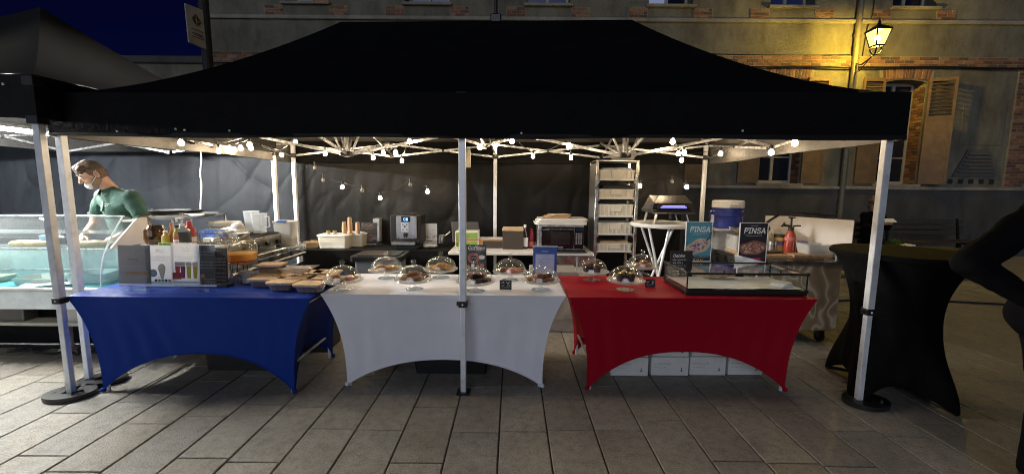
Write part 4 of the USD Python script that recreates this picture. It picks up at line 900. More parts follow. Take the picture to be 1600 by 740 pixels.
# tubs, cups, pots, paper baskets
for k, (px, dx) in enumerate(((526, 0), (548, .0))):
    t = thing('food_tub', ('wide white lidded tub in front at the left of the black table', 'white lidded tub behind the wide tub, under the cups')[k], 'tub', on(px, 386)+np.array([0, .17*k, .0]))
    w = .40 if k == 0 else .30
    part(t, 'tub_body', tub(w, .26, .155, .04, .90), cream, smooth=40); part(t, 'lid', mv(rbox(w+.02, .28, .02, .05), 0, 0, .157), whitep); part(t, 'lid_panel', mv(rbox(w-.05, .20, .006, .04), 0, 0, .178), whitep)
    part(t, 'band', mv(rbox(w*.91, .262*.91+.003, .03, .04), 0, 0, .012), whitep)
    if k == 0: tubL = on(px, 386)
paper_cup = M('kraft_cup', (.52, .30, .17), .7, var=.08)
for k, (px, n) in enumerate(((538, 3), (547, 5), (559, 3))):
    b = np.array([at(px, 360, Y=5.50)[0], 5.50, ZB+.186])
    for j in range(n):
        nm = ['left', 'tall middle', 'right'][k]
        lab = ('lowest', 'second', 'topmost' if n == 3 else 'middle', 'second highest', 'topmost')[j]+f' kraft paper cup in the {nm} stack on the white tub'
        one('paper_cup', lab, 'cup', lathe([(.022, .085), (.030, 0), (.033, .0), (.033, .008), (.0295, .008), (.024, .09), (0, .09)], 20), paper_cup, b+np.array([0, 0, .0185*j*(1.6 if n > 3 else 1.5)]), .2*j, f'cups in the {nm} stack', smooth=40)
for k, px in enumerate((513, 523)):
    t = thing('sauce_pot', ('small green lidded glass pot, left one of two on the white tub', 'small green lidded glass pot, right one of two on the white tub')[k], 'pot', np.array([at(px, 362, Y=5.38)[0], 5.38, ZB+.186]), 0, 'green lidded pots')
    part(t, 'glass', lathe([(0, 0), (.022, 0), (.024, .02), (.022, .03), (0, .03)], 20), tan, smooth=40); part(t, 'lid', cyl(.025, .030, .044, seg=20), M('olive_lid', (.25, .25, .06), .5))
for k, (px, c_) in enumerate(((484, kraft), (497, kraft), (478, brownp))):
    one('paper_tray', ('folded kraft paper tray at the left end of the black table', 'kraft paper tray beside the white tub', 'dark rimmed paper tray at the black table corner')[k], 'paper tray', tub(.20, .15, .075, .02, .7, .006), c_, on(px, 387)+np.array([.03*k, .05+.09*k, 0]), .5-.6*k, smooth=30)
# grey bin with black lid standing behind the white table
t = thing('storage_bin', 'grey bin with black lid in front of the black draped table', 'bin', (at(590, 400, Y=4.72)[0], 4.85, .003), .03)
part(t, 'bin_body', rbox(.50, .40, .70, .03, .88), M('grey_bin', (.22, .24, .28), .45)); part(t, 'lid', mv(rbox(.58, .46, .055, .04), 0, 0, .702), blackp); part(t, 'lid_panel', mv(rbox(.48, .36, .012, .04), 0, 0, .7575), blackp)

# white folding table with its boxes, bottles and microwave
folding_table('white folding table against the black back wall', -.80, 1.03, 5.15, 5.82, ZB, whitep, M('grey_leg_paint', (.3, .3, .31), .4, .3), .2)
def carton2(name, label, cat, px0, px1, pyb, pyt, d, m, Y=None, rz=0, draw=None, lift=0):
    L = on((px0+px1)/2, pyb) if Y is None else np.array([at((px0+px1)/2, pyb, Y=Y)[0], Y, ZB+lift])
    k = 650/L[1]; w, h = (px1-px0)/k, (pyb-pyt)/k
    t = thing(name, label, cat, L, rz); part(t, 'box_body', B(-w/2, w/2, 0, d, 0, h, .003), m)
    if draw: draw(t, w, h)
    return t, w, h
green_p, red_p = M('green_print', (.22, .38, .06), .6, var=.05), M('red_print', (.45, .04, .05), .5)
def dg(t, w, h):
    for z in (.08, .57): part(t, 'print', B(-w*.46, w*.46, -.002, 0, h*z, h*(z+.36)), green_p)
    part(t, 'print', B(-w*.46, w*.48, -.0025, 0, h*.46, h*.55), red_p)
    for z in (.70, .18): squiggle(t, lambda m: mv(m, 0, -.002, 0), -w*.30, w*.1, h*z, .018, ink, int(z*100))
    squiggle(t, lambda m: mv(rotm(m, (0, 1, 0), -PI/2), -w*.36, -.0035, h*.08), 0, h*.30, 0, .03, red_p, 3)
carton2('carton', 'white and green carton stacked at the left of the white folding table', 'carton', 711, 748, 387, 361, .2, paper, draw=dg)
def dr(t, w, h):
    part(t, 'print', B(-w*.48, -w*.2, -.002, 0, h*.1, h*.95), M('orange_print', (.55, .28, .10), .6)); part(t, 'print', B(-w*.5, w*.5, -.0015, 0, 0, h*.08), red_p)
    part(t, 'print', B(-w*.12, w*.12, -.003, 0, h*.1, h*.42), red_p); squiggle(t, lambda m: mv(m, 0, -.001, 0), -w*.1, w*.44, h*.72, .014, slate_ink, 7)
carton2('carton', 'white carton with red edge lying on the white folding table', 'carton', 746, 786, 387, 372, .18, paper, draw=dr)
t = thing('food_crate', 'dark grey crate full of paper parcels behind the green carton', 'crate', on(728, 380)+np.array([0, .10, .0]))
part(t, 'body', mv(tub(.46, .26, .30, .02, .95, .006), 0, .16, .0), M('dark_crate', (.09, .085, .08), .6), smooth=30)
for k, (x, m) in enumerate(((-.13, pink), (-.02, kraft), (.12, kraft), (.03, paper))): one('paper_parcel', f'{["reddish", "kraft", "pointed kraft", "white"][k]} paper parcel in the dark grey crate', 'parcel', jitter(B(-.09, .09, -.05, .05, 0, .05, .01).subdivide().subdivide(), .02, 18, k), m, on(728, 380)+np.array([x, .26+.03*(k % 2), .262]), .5*k-.6)
t, w, h = carton2('carton', 'open dark brown carton with kraft flaps beside the glass bottle', 'carton', 785, 818, 386, 357, .26, M('dark_brown_box', (.055, .04, .03), .7), Y=5.40)
part(t, 'flap', jitter(B(-w*.5, w*.5, .0, .2, h, h+.02, .003).subdivide().subdivide(), .02, 12, 2), kraft); part(t, 'flap', rotm(B(-w*.5, w*.5, .2, .26, h+.003, h+.008), (1, 0, 0), .5, (0, .2, h)), kraft)
one('cardboard_sheet', 'flat cardboard sheet lying behind the white carton', 'cardboard', B(-.16, .16, 0, .25, .0, .02), card, np.array([at(772, 375, Y=5.5)[0], 5.48, ZB+.10]), 0)
one('cardboard_box', 'low brown box under the flat cardboard sheet', 'carton', B(-.15, .15, 0, .24, 0, .098, .003), M('dark_brown_box', 0), np.array([at(772, 375, Y=5.5)[0], 5.48, ZB+.001]), 0)
def bottle(label, px, py, prof, m, parts, name='bottle', cat='bottle', Z=ZB, dy=0, loc=None):
    t = thing(name, label, cat, loc if loc is not None else on(px, py, Z, dy)); part(t, 'bottle_body', lathe(prof, 24), m, smooth=50)
    for nm, pf, mm in parts: part(t, nm, lathe(pf, 24) if not hasattr(pf, 'faces') else pf, mm, smooth=50)
    return t
bottle('red aluminium can on the white folding table', 795, 387, [(0, 0), (.028, 0), (.033, .01), (.033, .135), (.027, .15), (0, .15)], red_p, [('lid', [(0, .15), (.026, .15), (.026, .154), (0, .154)], alu), ('print', [(.0335, .05), (.0336, .05), (.0336, .10), (.0335, .10)], white_ink)], 'drink_can', 'can')
bottle('small white pot with dark lid beside the red can', 810, 388, [(0, 0), (.032, 0), (.040, .06), (0, .06)], cream, [('lid', [(0, .061), (.041, .061), (.041, .075), (.025, .08), (.024, .095), (0, .095)], ink), ('label_band', [(.0345, .012), (.035, .012), (.0385, .04), (.038, .04)], yel)], 'pot', 'pot')
bottle('dark syrup bottle with white cap on the white folding table', 820, 388, [(0, 0), (.040, 0), (.042, .01), (.042, .17), (.030, .21), (.015, .235), (.014, .28), (0, .28)], M('dark_syrup', (.03, .012, .012), .12), [('cap', [(0, .28), (.017, .28), (.017, .32), (0, .32)], whitep), ('label_band', [(.0428, .03), (.0432, .03), (.0432, .15), (.0428, .15)], paper)])
bottle('dark red syrup bottle beside the white capped bottle', 830, 387, [(0, 0), (.043, 0), (.045, .01), (.045, .10), (.040, .115), (.045, .13), (.030, .20), (.018, .225), (.018, .245), (0, .245)], M('red_syrup', (.20, .012, .025), .15), [('cap', [(0, .245), (.02, .245), (.02, .265), (0, .265)], M('red_syrup', 0)), ('label_band', [(.0455, .03), (.046, .03), (.046, .085), (.0455, .085)], salmon)])
t = thing('milk_pitcher', 'small white creamer beside the microwave', 'pitcher', on(839, 386)); part(t, 'body', lathe([(0, 0), (.025, 0), (.028, .05), (.022, .075), (0, .075)], 18), whitep, smooth=40); part(t, 'spout', ball(.008, (.025, 0, .07), 1), whitep)
# microwave
mwL = np.array([at(876, 385, Y=5.22)[0], 5.22, ZB+.02]); mw = thing('microwave', 'black and steel microwave oven on the white folding table', 'microwave', mwL)
part(mw, 'body', B(-.29, .29, .02, .42, 0, .32, .006), steel)
part(mw, 'door', B(-.245, .165, -.005, .018, .02, .30, .005), M('glossy_black', (.008, .008, .009), .12)); part(mw, 'window', B(-.12, .11, -.009, -.0055, .07, .24, .002), M('smoked_window', (.02, .02, .022), .08))
part(mw, 'handle', J(B(-.235, .155, -.035, -.022, .262, .278, .003), B(-.225, -.215, -.022, -.005, .265, .275), B(.135, .145, -.022, -.005, .265, .275)), chrome)
kp = part(mw, 'control_panel', B(.17, .285, -.005, .018, .02, .30, .004), M('glossy_black', 0)); part(kp, 'display', B(.185, .27, -.008, -.0055, .25, .28), M('display_dark', 0))
for r_ in range(5):
    for c_ in range(3): part(kp, 'button', B(.187+.03*c_, .207+.03*c_, -.008, -.0055, .08+.03*r_, .10+.03*r_), grey_plastic)
part(mw, 'badge', B(-.03, .03, -.0065, -.0055, .035, .045), alu); 
for x in (-.25, .25): part(mw, 'foot', B(x-.02, x+.02, .05, .09, -.018, 0), blackp)
t = thing('serving_tray', 'white plastic trays lying on top of the microwave', 'tray', mwL+np.array([0, .2, .325]))
for k in range(3): part(t, 'tray', mv(rbox(.66-.02*k, .42, .022, .05), .012*k, 0, .026*k), whitep)
for k in range(4): one('pizza_board', f'thin wooden board, number {["one", "two", "three", "four"][k]} from the bottom on the white trays', 'board', jitter(ext(rrect(.34-.03*k, .24, .03), .009).subdivide(), .002, 20, k), kraft if k % 2 else board, mwL+np.array([-.06+.02*k, .2, .404+.0115*k]), .12*k-.1)
t = thing('grill_pan', 'dark flat grill pan under the microwave', 'tray', mwL+np.array([.02, -.05, -.018])); part(t, 'plate', B(-.16, .30, -.03, .1, 0, .012, .004), M('glossy_black', 0)); part(t, 'rim', B(-.16, .30, -.036, -.031, 0, .016), dark_steel)
# crates under the folding table
for k, (px, z) in enumerate(((893, 0.30), (893, .02))):
    t = thing('bread_crate', ('upper pale slatted crate under the white folding table', 'lower pale slatted crate under the white folding table')[k], 'crate', (.80, 5.35, z)); part(t, 'body', tub(.52, .36, .25, .03, .96, .006), cream, smooth=40); part(t, 'rim', tube([(*p, .25) for p in np.array(rrect(.52, .36, .03).exterior.coords)[:-1]], .009, 6, True), whitep)
    for j in range(9): part(t, 'rib', B(-.23+.056*j, -.223+.056*j, -.187, -.176, .02, .24), whitep)
one('steel_box', 'steel drawer box under the microwave end of the table', 'box', B(-.28, .28, 0, .4, .0, .11, .006), steel, (.78, 5.24, .575))
crate('black crate in the shadow under the white folding table', .0, 5.45, .6, .4, .35, blackp)

# ================================================================== TRAY RACK
rk = thing('tray_rack', 'tall stainless tray rack loaded with white plastic crates', 'rack', (1.325, 5.32, 0))
for x in (-.255, .255):
    for y in (0, .40): part(rk, 'upright', B(x-.018, x+.018, y-.018, y+.018, .10, 1.88, .003), steel)
part(rk, 'top_plate', B(-.275, .275, -.02, .42, 1.882, 1.90, .003), steel); part(rk, 'bottom_plate', B(-.235, .235, -.015, .415, .12, .14), steel)
part(rk, 'side_sheet', B(-.272, -.2745, .02, .38, .2, 1.86), M('grey_side_sheet', (.16, .16, .165), .5, .5))
for x in (-.25, .25):
    for y in (0, .40): part(rk, 'caster', J(rotm(cyl(.045, -.015, .015, seg=18), (0, 1, 0), PI/2).apply_translation((x, y, .047)), B(x-.02, x+.02, y-.02, y+.02, .06, .10)), blackp)
lv = [at(962, py, Y=5.32)[2] for py in (282, 311, 339, 367, 394)]
for k, z in enumerate(lv):
    part(rk, 'shelf_rail', B(-.236, -.215, 0, .4, z-.028, z-.002), steel); part(rk, 'shelf_rail', B(.215, .236, 0, .4, z-.028, z-.002), steel)
    part(rk, 'rear_bar', B(-.236, .236, .39, .40, z+.02, z+.05), steel)
    t = thing('bread_tray', ['white slotted crate on the topmost rack level', 'white slotted crate on the second rack level', 'white slotted crate on the middle rack level', 'white slotted crate on the fourth rack level', 'white slotted crate on the lowest rack level'][k], 'crate', (1.325, 5.52, z))
    hh = (.125, .12, .155, .15, .11)[k]
    part(t, 'tray_base', mv(rbox(.46, .42, .02, .03), 0, 0, 0), whitep); part(t, 'wall', tub(.455, .40, hh, .03, .97, .005), cream, smooth=40); part(t, 'rim', tube([(*p, hh) for p in np.array(rrect(.46, .405, .03).exterior.coords)[:-1]], .007, 6, True), whitep)
    for j in range(8): part(t, 'rib', B(-.20+.055*j, -.194+.055*j, -.208, -.198, .022, hh), whitep)
    part(t, 'grip', B(-.07, .07, -.212, -.199, hh*.45, hh*.95), cream)
for k, (z, m, lb) in enumerate(((lv[0]+.13, M('pale_blue_bag', (.45, .48, .55), .4, var=.3), 'shiny pale bag lying in the topmost rack crate'), (lv[1]+.125, blackmat, 'dark box lying above the second rack crate'), (lv[4]+.11, kraft, 'small pale carton in the lowest rack crate'))): one('packed_bag', lb, 'bag', jitter(B(-.19, .19, -.12, .12, 0, .06+.02*(k == 1), .015).subdivide().subdivide().subdivide(), .015, 14, k), m, (1.325+.02*k-.04*(k == 2), 5.46, z-.03), 0, smooth=50)
for k in range(2): one('wrapped_roll', ('clear wrapped rolls at the left of the rack floor', 'clear wrapped rolls at the right of the rack floor')[k], 'wrapped goods', jitter(ball(1, (0, 0, 0), 3, (.11, .12, .13)), .04, 18, k+5), clear('crinkled_wrap', (.55, .54, .50), .45, .15), (1.22+.23*k, 5.50, .275), .5*k)
one('clear_box', 'clear low box on the rack floor plate', 'box', tub(.40, .3, .10, .02, .95), clear('milky_plastic', (.7, .7, .68), .5), (1.325, 5.52, .145), 0)

# ================================================================== PIZZA OVEN ON A ROUND TABLE
tc = np.array([at(1036, 350, Y=5.05)[0], 5.05, 0]); zt = at(1036, 350, Y=4.8)[2]
t = thing('round_table', 'white round folding table with splayed steel legs under the pizza oven', 'table', tc)
part(t, 'table_top', lathe([(0, zt-.045), (.375, zt-.045), (.385, zt-.03), (.385, zt-.01), (.375, zt), (0, zt)], 48), whitep, smooth=40)
for k, (a, b) in enumerate((((-.22, -.15), (.02, -.24)), ((.02, -.16), (-.20, -.24)), ((-.22, .15), (.20, .22)), ((.20, .15), (-.20, .22)), ((.24, -.10), (.34, -.2)))): part(t, 'leg', rod((*a, zt-.047), (*b, .005), .015, 10), alu_matt)
po = thing('pizza_oven', 'black dome topped pizza oven with a blue lit mouth', 'pizza oven', tc+np.array([.02, -.05, zt+.001]))
part(po, 'body', J(B(-.235, .235, -.20, .25, .125, .165, .01)), blackp)
part(po, 'hood', trimesh.convex.convex_hull(np.array([(-.22, -.19, .24), (.22, -.19, .24), (-.15, -.13, .325), (.16, -.13, .325), (-.22, .24, .165), (.22, .24, .165), (-.16, .18, .325), (.16, .18, .325), (-.225, -.15, .168), (.225, -.15, .168)])), M('pewter_steel', (.20, .19, .18), .32, .9))
part(po, 'mouth', B(-.175, .175, -.203, -.16, .172, .228, .004), blackmat)
part(po, 'flame', B(-.15, .15, -.207, -.204, .182, .202, .001), glow('blue_flame_glow', (.22, .20, 1.0), 1.6)); part(po, 'flame', B(-.13, .13, -.2075, -.204, .204, .214, .0008), glow('violet_flame_glow', (.6, .55, 1.0), 1.2))
part(po, 'mouth_shelf', B(-.24, .24, -.26, -.2, .118, .135, .004), dark_steel)
for x, y, dx in ((-.17, -.15, -.035), (.17, -.15, .035), (-.17, .2, -.035), (.17, .2, .035)): part(po, 'leg', bar((x, y, .13), (x+dx, y-.02, .0), .03, .012), steel)
part(po, 'gas_dial', J(rotm(cyl(.03, 0, .06, seg=14), (1, 0, 0), 0).apply_translation((.02, -.1, .05))), blackp)

# ================================================================== RIGHT HAND COUNTER
CX0, CX1, CY0, CY1, CZ = 2.42, 3.30, 4.05, 5.45, .85
ct = thing('prep_counter', 'wheeled stainless prep counter with ripple reflections painted on its end panel', 'counter')
part(ct, 'worktop', B(CX0, CX1, CY0, CY1, CZ-.045, CZ, .005), steel)
wavy = usdkit.material(stage, '/World/Looks/painted_ripple_panel', {  # bright ripple reflections are painted into the panel colour
    'p': ('principled_bsdf', {'roughness': .38, 'metallic': .15}), 'c': ('texture_coordinate', {}), 'mp': ('mapping', {'scale': (1.1, 1, .75)}),
    'w': ('noise_texture', {'scale': 3.2, 'detail': 1.0, 'distortion': .4}), 'k': ('math', {'math_type': 'multiply', 'value2': 52.0}), 's': ('math', {'math_type': 'sine'}),
    'r': ('rgb_ramp', {'ramp': [(0, (.42, .32, .21)), (.5, (.52, .41, .28)), (.82, (.60, .49, .35)), (1, (.92, .84, .68))]}), 'mr': ('map_range', {'from_min': -1, 'from_max': 1}), 'b': ('bump', {'strength': .3, 'distance': .01})},
    [('c.object', 'mp.vector'), ('mp.vector', 'w.vector'), ('w.fac', 'k.value1'), ('k.value', 's.value1'), ('s.value', 'mr.value'), ('mr.result', 'r.fac'), ('r.color', 'p.base_color'), ('w.fac', 'b.height'), ('b.normal', 'p.normal')], surface='p.BSDF')
part(ct, 'end_panel', B(CX0+.02, CX1-.02, CY0+.02, CY0+.04, .14, CZ-.05, .003), wavy)
part(ct, 'side_panel', B(CX0+.02, CX0+.04, CY0+.05, CY1-.02, .14, CZ-.05), steel); part(ct, 'side_panel', B(CX1-.04, CX1-.02, CY0+.05, CY1-.02, .14, CZ-.05), steel); part(ct, 'back_panel', B(CX0+.045, CX1-.045, CY1-.04, CY1-.02, .14, CZ-.05), steel); part(ct, 'floor_panel', B(CX0+.045, CX1-.045, CY0+.045, CY1-.045, .14, .16), steel)
for x in (CX0+.1, CX1-.12):
    for y in (CY0+.1, CY1-.1): c = part(ct, 'caster', rotm(cyl(.055, -.018, .018, seg=20), (0, 1, 0), PI/2).apply_translation((x, y, .057)), blackp); part(c, 'fork', J(B(x-.03, x-.022, y-.03, y+.03, .05, .138), B(x+.022, x+.03, y-.03, y+.03, .05, .138), B(x-.03, x+.03, y-.03, y+.03, .128, .139)), dark_steel)
part(ct, 'corner_guard', B(CX1-.10, CX1+.002, CY0-.003, CY0+.02, CZ+.001, CZ+.13, .002), grey_plastic)
def onc(px, py): return at(px, py, Z=CZ+.022)
t = thing('cutting_board', 'pale wooden cutting board along the front of the prep counter', 'board', ((CX0+CX1)/2-.06, CY0+.40, CZ+.001)); part(t, 'slab', B(-.35, .36, -.30, .30, 0, .02, .004), M('pale_board', (.46, .30, .16), .55, var=.2, scale=14))
one('cutting_board', 'second small wooden board stacked at the front right', 'board', B(-.20, .20, -.09, .09, 0, .028, .004), board, (3.02, CY0+.16, CZ+.022), .04)
one('cutting_board', 'third narrow board under the brown cloth', 'board', B(-.16, .16, -.08, .08, 0, .026, .004), board, (2.62, CY0+.15, CZ+.022), .0)
one('brown_cloth', 'dark brown folded cloth on the narrow board', 'cloth', jitter(B(-.15, .15, -.05, .05, 0, .015, .004).subdivide().subdivide(), .012, 20, 4), M('brown_cloth', (.06, .03, .02), .9), (2.64, CY0+.20, CZ+.052), .2)
# folded white wind guard standing along the right edge
t = thing('wind_guard', 'folded white two panel wind guard standing on the prep counter', 'wind guard')
wg = M('white_sheet_metal', (.66, .62, .58), .55, var=.04)
for k, (a, b, za, zb) in enumerate((((3.26, 5.35), (3.265, 4.86), 1.215, 1.24), ((3.265, 4.855), (3.31, 4.02), 1.24, 1.26))):
    a, b = np.array(a), np.array(b); V = [(*a, CZ+.01), (*b, CZ+.01-.0), (*b, zb), (*a, za)]; n = np.array([-(b-a)[1], (b-a)[0], 0])/np.linalg.norm(b-a)*.006
    part(t, 'sheet', trimesh.convex.convex_hull(np.array([np.array(v) for v in V]+[np.array(v)+n for v in V])), wg)
part(t, 'hinge', rod((3.264, 4.857, CZ+.02), (3.264, 4.857, 1.235), .007, 8), dark_steel)
one('grill_grid', 'dark wire grill lying behind the wind guard', 'grill', J(*[rod((3.36+.0*k, 4.6+.04*k, 1.26-.0*k), (3.62, 4.6+.04*k, 1.27), .004, 5) for k in range(14)], rod((3.36, 4.58, 1.262), (3.36, 5.14, 1.262), .006, 6), rod((3.62, 4.58, 1.272), (3.62, 5.14, 1.272), .006, 6), rod((3.40, 4.7, .0), (3.40, 4.7, 1.26), .012, 6), rod((3.58, 5.0, .0), (3.58, 5.0, 1.27), .012, 6)), dark_steel)
# things standing on the counter
t = thing('pump_sprayer', 'red pressure sprayer bottle with black pump on the prep counter', 'sprayer', np.array([at(1233, 393, Y=4.5)[0], 4.5, CZ+.022]))
redb = M('red_sprayer', (.40, .05, .025), .3)
part(t, 'bottle_body', lathe([(0, 0), (.052, 0), (.057, .01), (.055, .10), (.047, .13), (.05, .16), (.046, .20), (.030, .235), (0, .235)], 24), redb, smooth=50)
part(t, 'pump', J(cyl(.028, .235, .275, seg=16), cyl(.008, .275, .37, seg=8), B(-.035, .035, -.01, .01, .37, .385, .003)), blackp); part(t, 'nozzle', J(tube([(-.02, 0, .285), (-.09, 0, .295), (-.105, 0, .28)], .012, 8), tube([(.02, 0, .285), (.06, 0, .29), (.10, 0, .288)], .009, 8), tube([(-.08, 0, .29), (-.08, 0, .32)], .012, 8)), blackp)
part(t, 'label_band', cyl(.0555, .13, .17, seg=24, cap=False), salmon); squiggle(t, lambda m: mv(rotm(m, (0, 1, 0), -PI/2), .008, -.0575, 0), .02, .12, 0, .018, white_ink, 9)
glassb = glass('jar_glass', (.92, .93, .90), .02)
for k, (px, Y, h, r, m, lid, lb) in enumerate(((1253, 4.42, .115, .05, M('tomato_jar', (.10, .03, .02), .15), M('purple_lid', (.08, .05, .16), .4), 'jar of dark red preserve with purple lid on the prep counter'), (1262, 4.62, .13, .035, M('olive_jar', (.06, .045, .02), .2), whitep, 'slim jar of dark olives behind the preserve jar'), (1272, 4.66, .15, .034, M('grey_jar', (.35, .34, .32), .3), whitep, 'tall grey shaker standing against the wind guard'))):
    bottle(lb, 0, 0, [(0, 0), (r, 0), (r*1.03, .01), (r*1.03, h*.85), (r*.85, h), (0, h)], m, [('lid', [(0, h), (r, h), (r, h+.02), (0, h+.02)], lid)], 'jar', 'jar', loc=np.array([at(px, 390, Y=Y)[0], Y, CZ+.022]))
t = thing('food_box', 'clear plastic box of scraps at the front right of the prep counter', 'box', np.array([at(1272, 405, Y=4.24)[0], 4.24, CZ+.052])); part(t, 'box_body', tub(.30, .20, .10, .03, .86), clear('milky_plastic', 0, 0), smooth=40); part(t, 'scraps', jitter(ball(1, (0, 0, .02), 3, (.11, .07, .03)), .02, 30, 3), M('grey_scraps', (.30, .28, .26), .8))
for k, (px, h, r, m, lb, cap) in enumerate(((1201, .20, .045, M('olive_oil', (.36, .30, .18), .3), 'pale oil bottle with yellow tip behind the dark poster', yel), (1216, .155, .055, M('mustard_bottle', (.42, .28, .10), .4), 'yellow and purple mustard tub on the prep counter', M('dark_green_lid', (.03, .05, .03), .5)), (1228, .15, .06, M('pale_tub', (.5, .47, .36), .4), 'pale conical tub behind the red sprayer', whitep), (1206, .10, .042, steel, 'ribbed steel tin behind the dark poster', steel))):
    L = np.array([at(px, 390, Y=4.6 if k != 3 else 4.4)[0], 4.6 if k != 3 else 4.4, CZ+.022])
    t = bottle(lb, 0, 0, [(0, 0), (r, 0), (r, h*.7), (r*.75, h*.92), (r*.4, h), (0, h)] if k == 0 else [(0, 0), (r*(.8 if k == 2 else 1), 0), (r, h), (0, h)], m, [('cap', [(0, h), (r*.95 if k else .012, h), (r*.95 if k else .004, h+.03), (0, h+.03)], cap)], loc=L)
    if k == 1: part(t, 'label_band', cyl(r+.0008, h*.45, h*.75, seg=24, cap=False), M('purple_label', (.14, .08, .22), .5)); part(t, 'label_band', cyl(r+.0012, h*.75, h*.95, seg=24, cap=False), yel)
    if k == 3: [part(t, 'rib', tube([(r*math.cos(a)*1.01, r*math.sin(a)*1.01, .015+.018*j) for a in np.linspace(0, 2*PI, 25)[:-1]], .003, 5, True), dark_steel) for j in range(5)]
bx = np.array([at(1136, 383, Y=4.95)[0], 4.95, CZ+.001])
t = thing('lidded_bin', 'clear bin holding a yellow tub under the drinks cooler', 'bin', bx); part(t, 'bin_body', tub(.46, .36, .22, .04, .94), clear('clear_bin_plastic', (.75, .76, .76), .16, .15), smooth=40); part(t, 'lid', mv(rbox(.48, .38, .018, .04), 0, 0, .222), clear('cloudy_lid', (.75, .75, .72), .8))
t = thing('butter_tub', 'yellow slotted tub inside the clear bin', 'tub', bx+np.array([.08, -.06, .006])); part(t, 'body', tub(.20, .18, .14, .02, .95), M('butter_yellow', (.62, .52, .26), .5), smooth=40); part(t, 'rim', tube([(*p, .14) for p in np.array(rrect(.20, .18, .02).exterior.coords)[:-1]], .005, 6, True), M('butter_yellow', 0))
cl_ = thing('drinks_cooler', 'blue drinks cooler with white lid on the clear bin', 'cooler', bx+np.array([-.01, .02, .241]))
cb_ = M('cooler_blue', (.022, .035, .22), .4, var=.06)
part(cl_, 'body', lathe([(0, 0), (.155, 0), (.165, .02), (.170, .14), (.178, .145), (.178, .20), (.172, .205), (.172, .24), (0, .24)], 40), cb_, smooth=30)
part(cl_, 'lid', lathe([(0, .241), (.176, .241), (.176, .315), (.16, .325), (0, .328)], 40), whitep, smooth=40); part(cl_, 'latch', B(-.07, .05, -.186, -.170, .245, .29, .006), cream); part(cl_, 'spigot', J(B(-.19, -.165, -.03, .03, .06, .15, .006)), M('white_spigot', (.7, .7, .7), .4)); part(cl_, 'handle', tube([(-.178, .02, .2), (-.20, .02, .18), (-.20, .02, .10), (-.17, .02, .08)], .010, 6), cb_)
one('steel_bowl', 'shiny steel mixing bowl in front of the drinks cooler', 'bowl', lathe([(0, 0), (.06, 0), (.105, .03), (.128, .075), (.132, .085), (.126, .085), (.10, .035), (.055, .006), (0, .006)], 36), chrome, bx+np.array([.03, -.22, .19]), smooth=50)
t = thing('storage_tub', 'plain clear tub carrying the steel mixing bowl', 'tub', bx+np.array([.03, -.24, .001])); part(t, 'body', tub(.26, .24, .185, .03, .92), clear('milky_plastic', 0, 0), smooth=40)
t = thing('frying_pan', 'black frying pan with its handle raised behind the dark poster', 'pan', np.array([at(1178, 350, Y=4.75)[0], 4.75, CZ+.22]), .3, rx=.25, ry=-.25); part(t, 'pan', lathe([(0, 0), (.13, 0), (.165, .045), (.162, .047), (.128, .006), (0, .006)], 36), M('pan_black', (.02, .02, .02), .35, .3), smooth=40); part(t, 'handle', tube([(.16, 0, .04), (.26, 0, .08), (.36, 0, .10)], .013, 8), blackp)
one('utensil_crock', 'steel crock of cooking utensils under the frying pan', 'crock', J(lathe([(0, 0), (.07, 0), (.07, .19), (.066, .19), (.066, .006), (0, .006)], 24), *[rod((.03*math.cos(a), .03*math.sin(a), .02), (.06*math.cos(a), .06*math.sin(a), .30), .005, 6) for a in np.linspace(0, 5, 6)]), steel, np.array([at(1180, 380, Y=4.85)[0], 4.85, CZ+.001]))
for k, px in enumerate((1187, 1197)): one('squeeze_bottle', 'small clear squeeze bottle with white tip behind the dark poster', 'bottle', lathe([(0, 0), (.028, 0), (.028, .13), (.02, .15), (.01, .16), (.006, .20), (0, .20)], 18), whitep, np.array([at(px, 380, Y=4.55)[0], 4.55, CZ+.022]), 0, 'white tipped squeeze bottles', smooth=40)
one('blue_box', 'dark blue box between the two flatbread posters', 'box', B(-.16, .16, 0, .12, 0, .13, .006), M('navy_box', (.012, .018, .07), .6), (at(1133, 425, Y=3.70)[0], 3.80-.12, ZT+.001))

# ================================================================== BLUE TABLE
ZBL = .750
# acrylic menu holders
def menu(px0, px1, py0, py1, Y, label, face, draw, rz=0, lean=.06, z=None):
    a, b = at(px0, py1, Y=Y), at(px1, py0, Y=Y); w, h = (b[0]-a[0])*.945, b[2]-(ZBL)
    menu.n = getattr(menu, 'n', 0)+1
    t = thing('menu_holder', label, 'menu', ((a[0]+b[0])/2, Y+.0035*(menu.n % 2), ZBL+.001+.0034*(menu.n % 2)), rz)
    f = lambda m: rotm(m, (1, 0, 0), -lean)
    part(t, 'sheet', f(B(-w/2+.004, w/2-.004, -.0008, .0008, .055, h-.004)), face)
    part(t, 'holder', J(f(B(-w/2, w/2, -.0045, -.002, 0, h)), B(-w/2+.003, w/2-.003, .005, .08, 0, .003)), acrylic)
    part(t, 'edge_strip', f(B(-w/2, w/2, -.006, .005, .042, .052)), clear('bright_acrylic_edge', (.85, .88, .92), .75, .15))
    draw(t, w, h, f); return t
gi = M('grey_ink', (.2, .2, .2), .7)
def md(t, w, h, f):
    squiggle(t, f, -w*.3, w*.3, h*.80, .018, M('pale_grey_ink', (.45, .45, .47), .6), 60); squiggle(t, f, -w*.2, w*.1, h*.66, .022, gi, 61)
    for k, z in enumerate((.52, .46, .30, .26)): squiggle(t, f, -w*.42, w*.40-.05*(k % 2), h*z, .009, _mats['pale_grey_ink'], 62+k)
    part(t, 'print', f(B(-w*.28, w*.44, -.0018, -.0008, h*.37, h*.42)), M('orange_ink', (.50, .26, .10), .6))
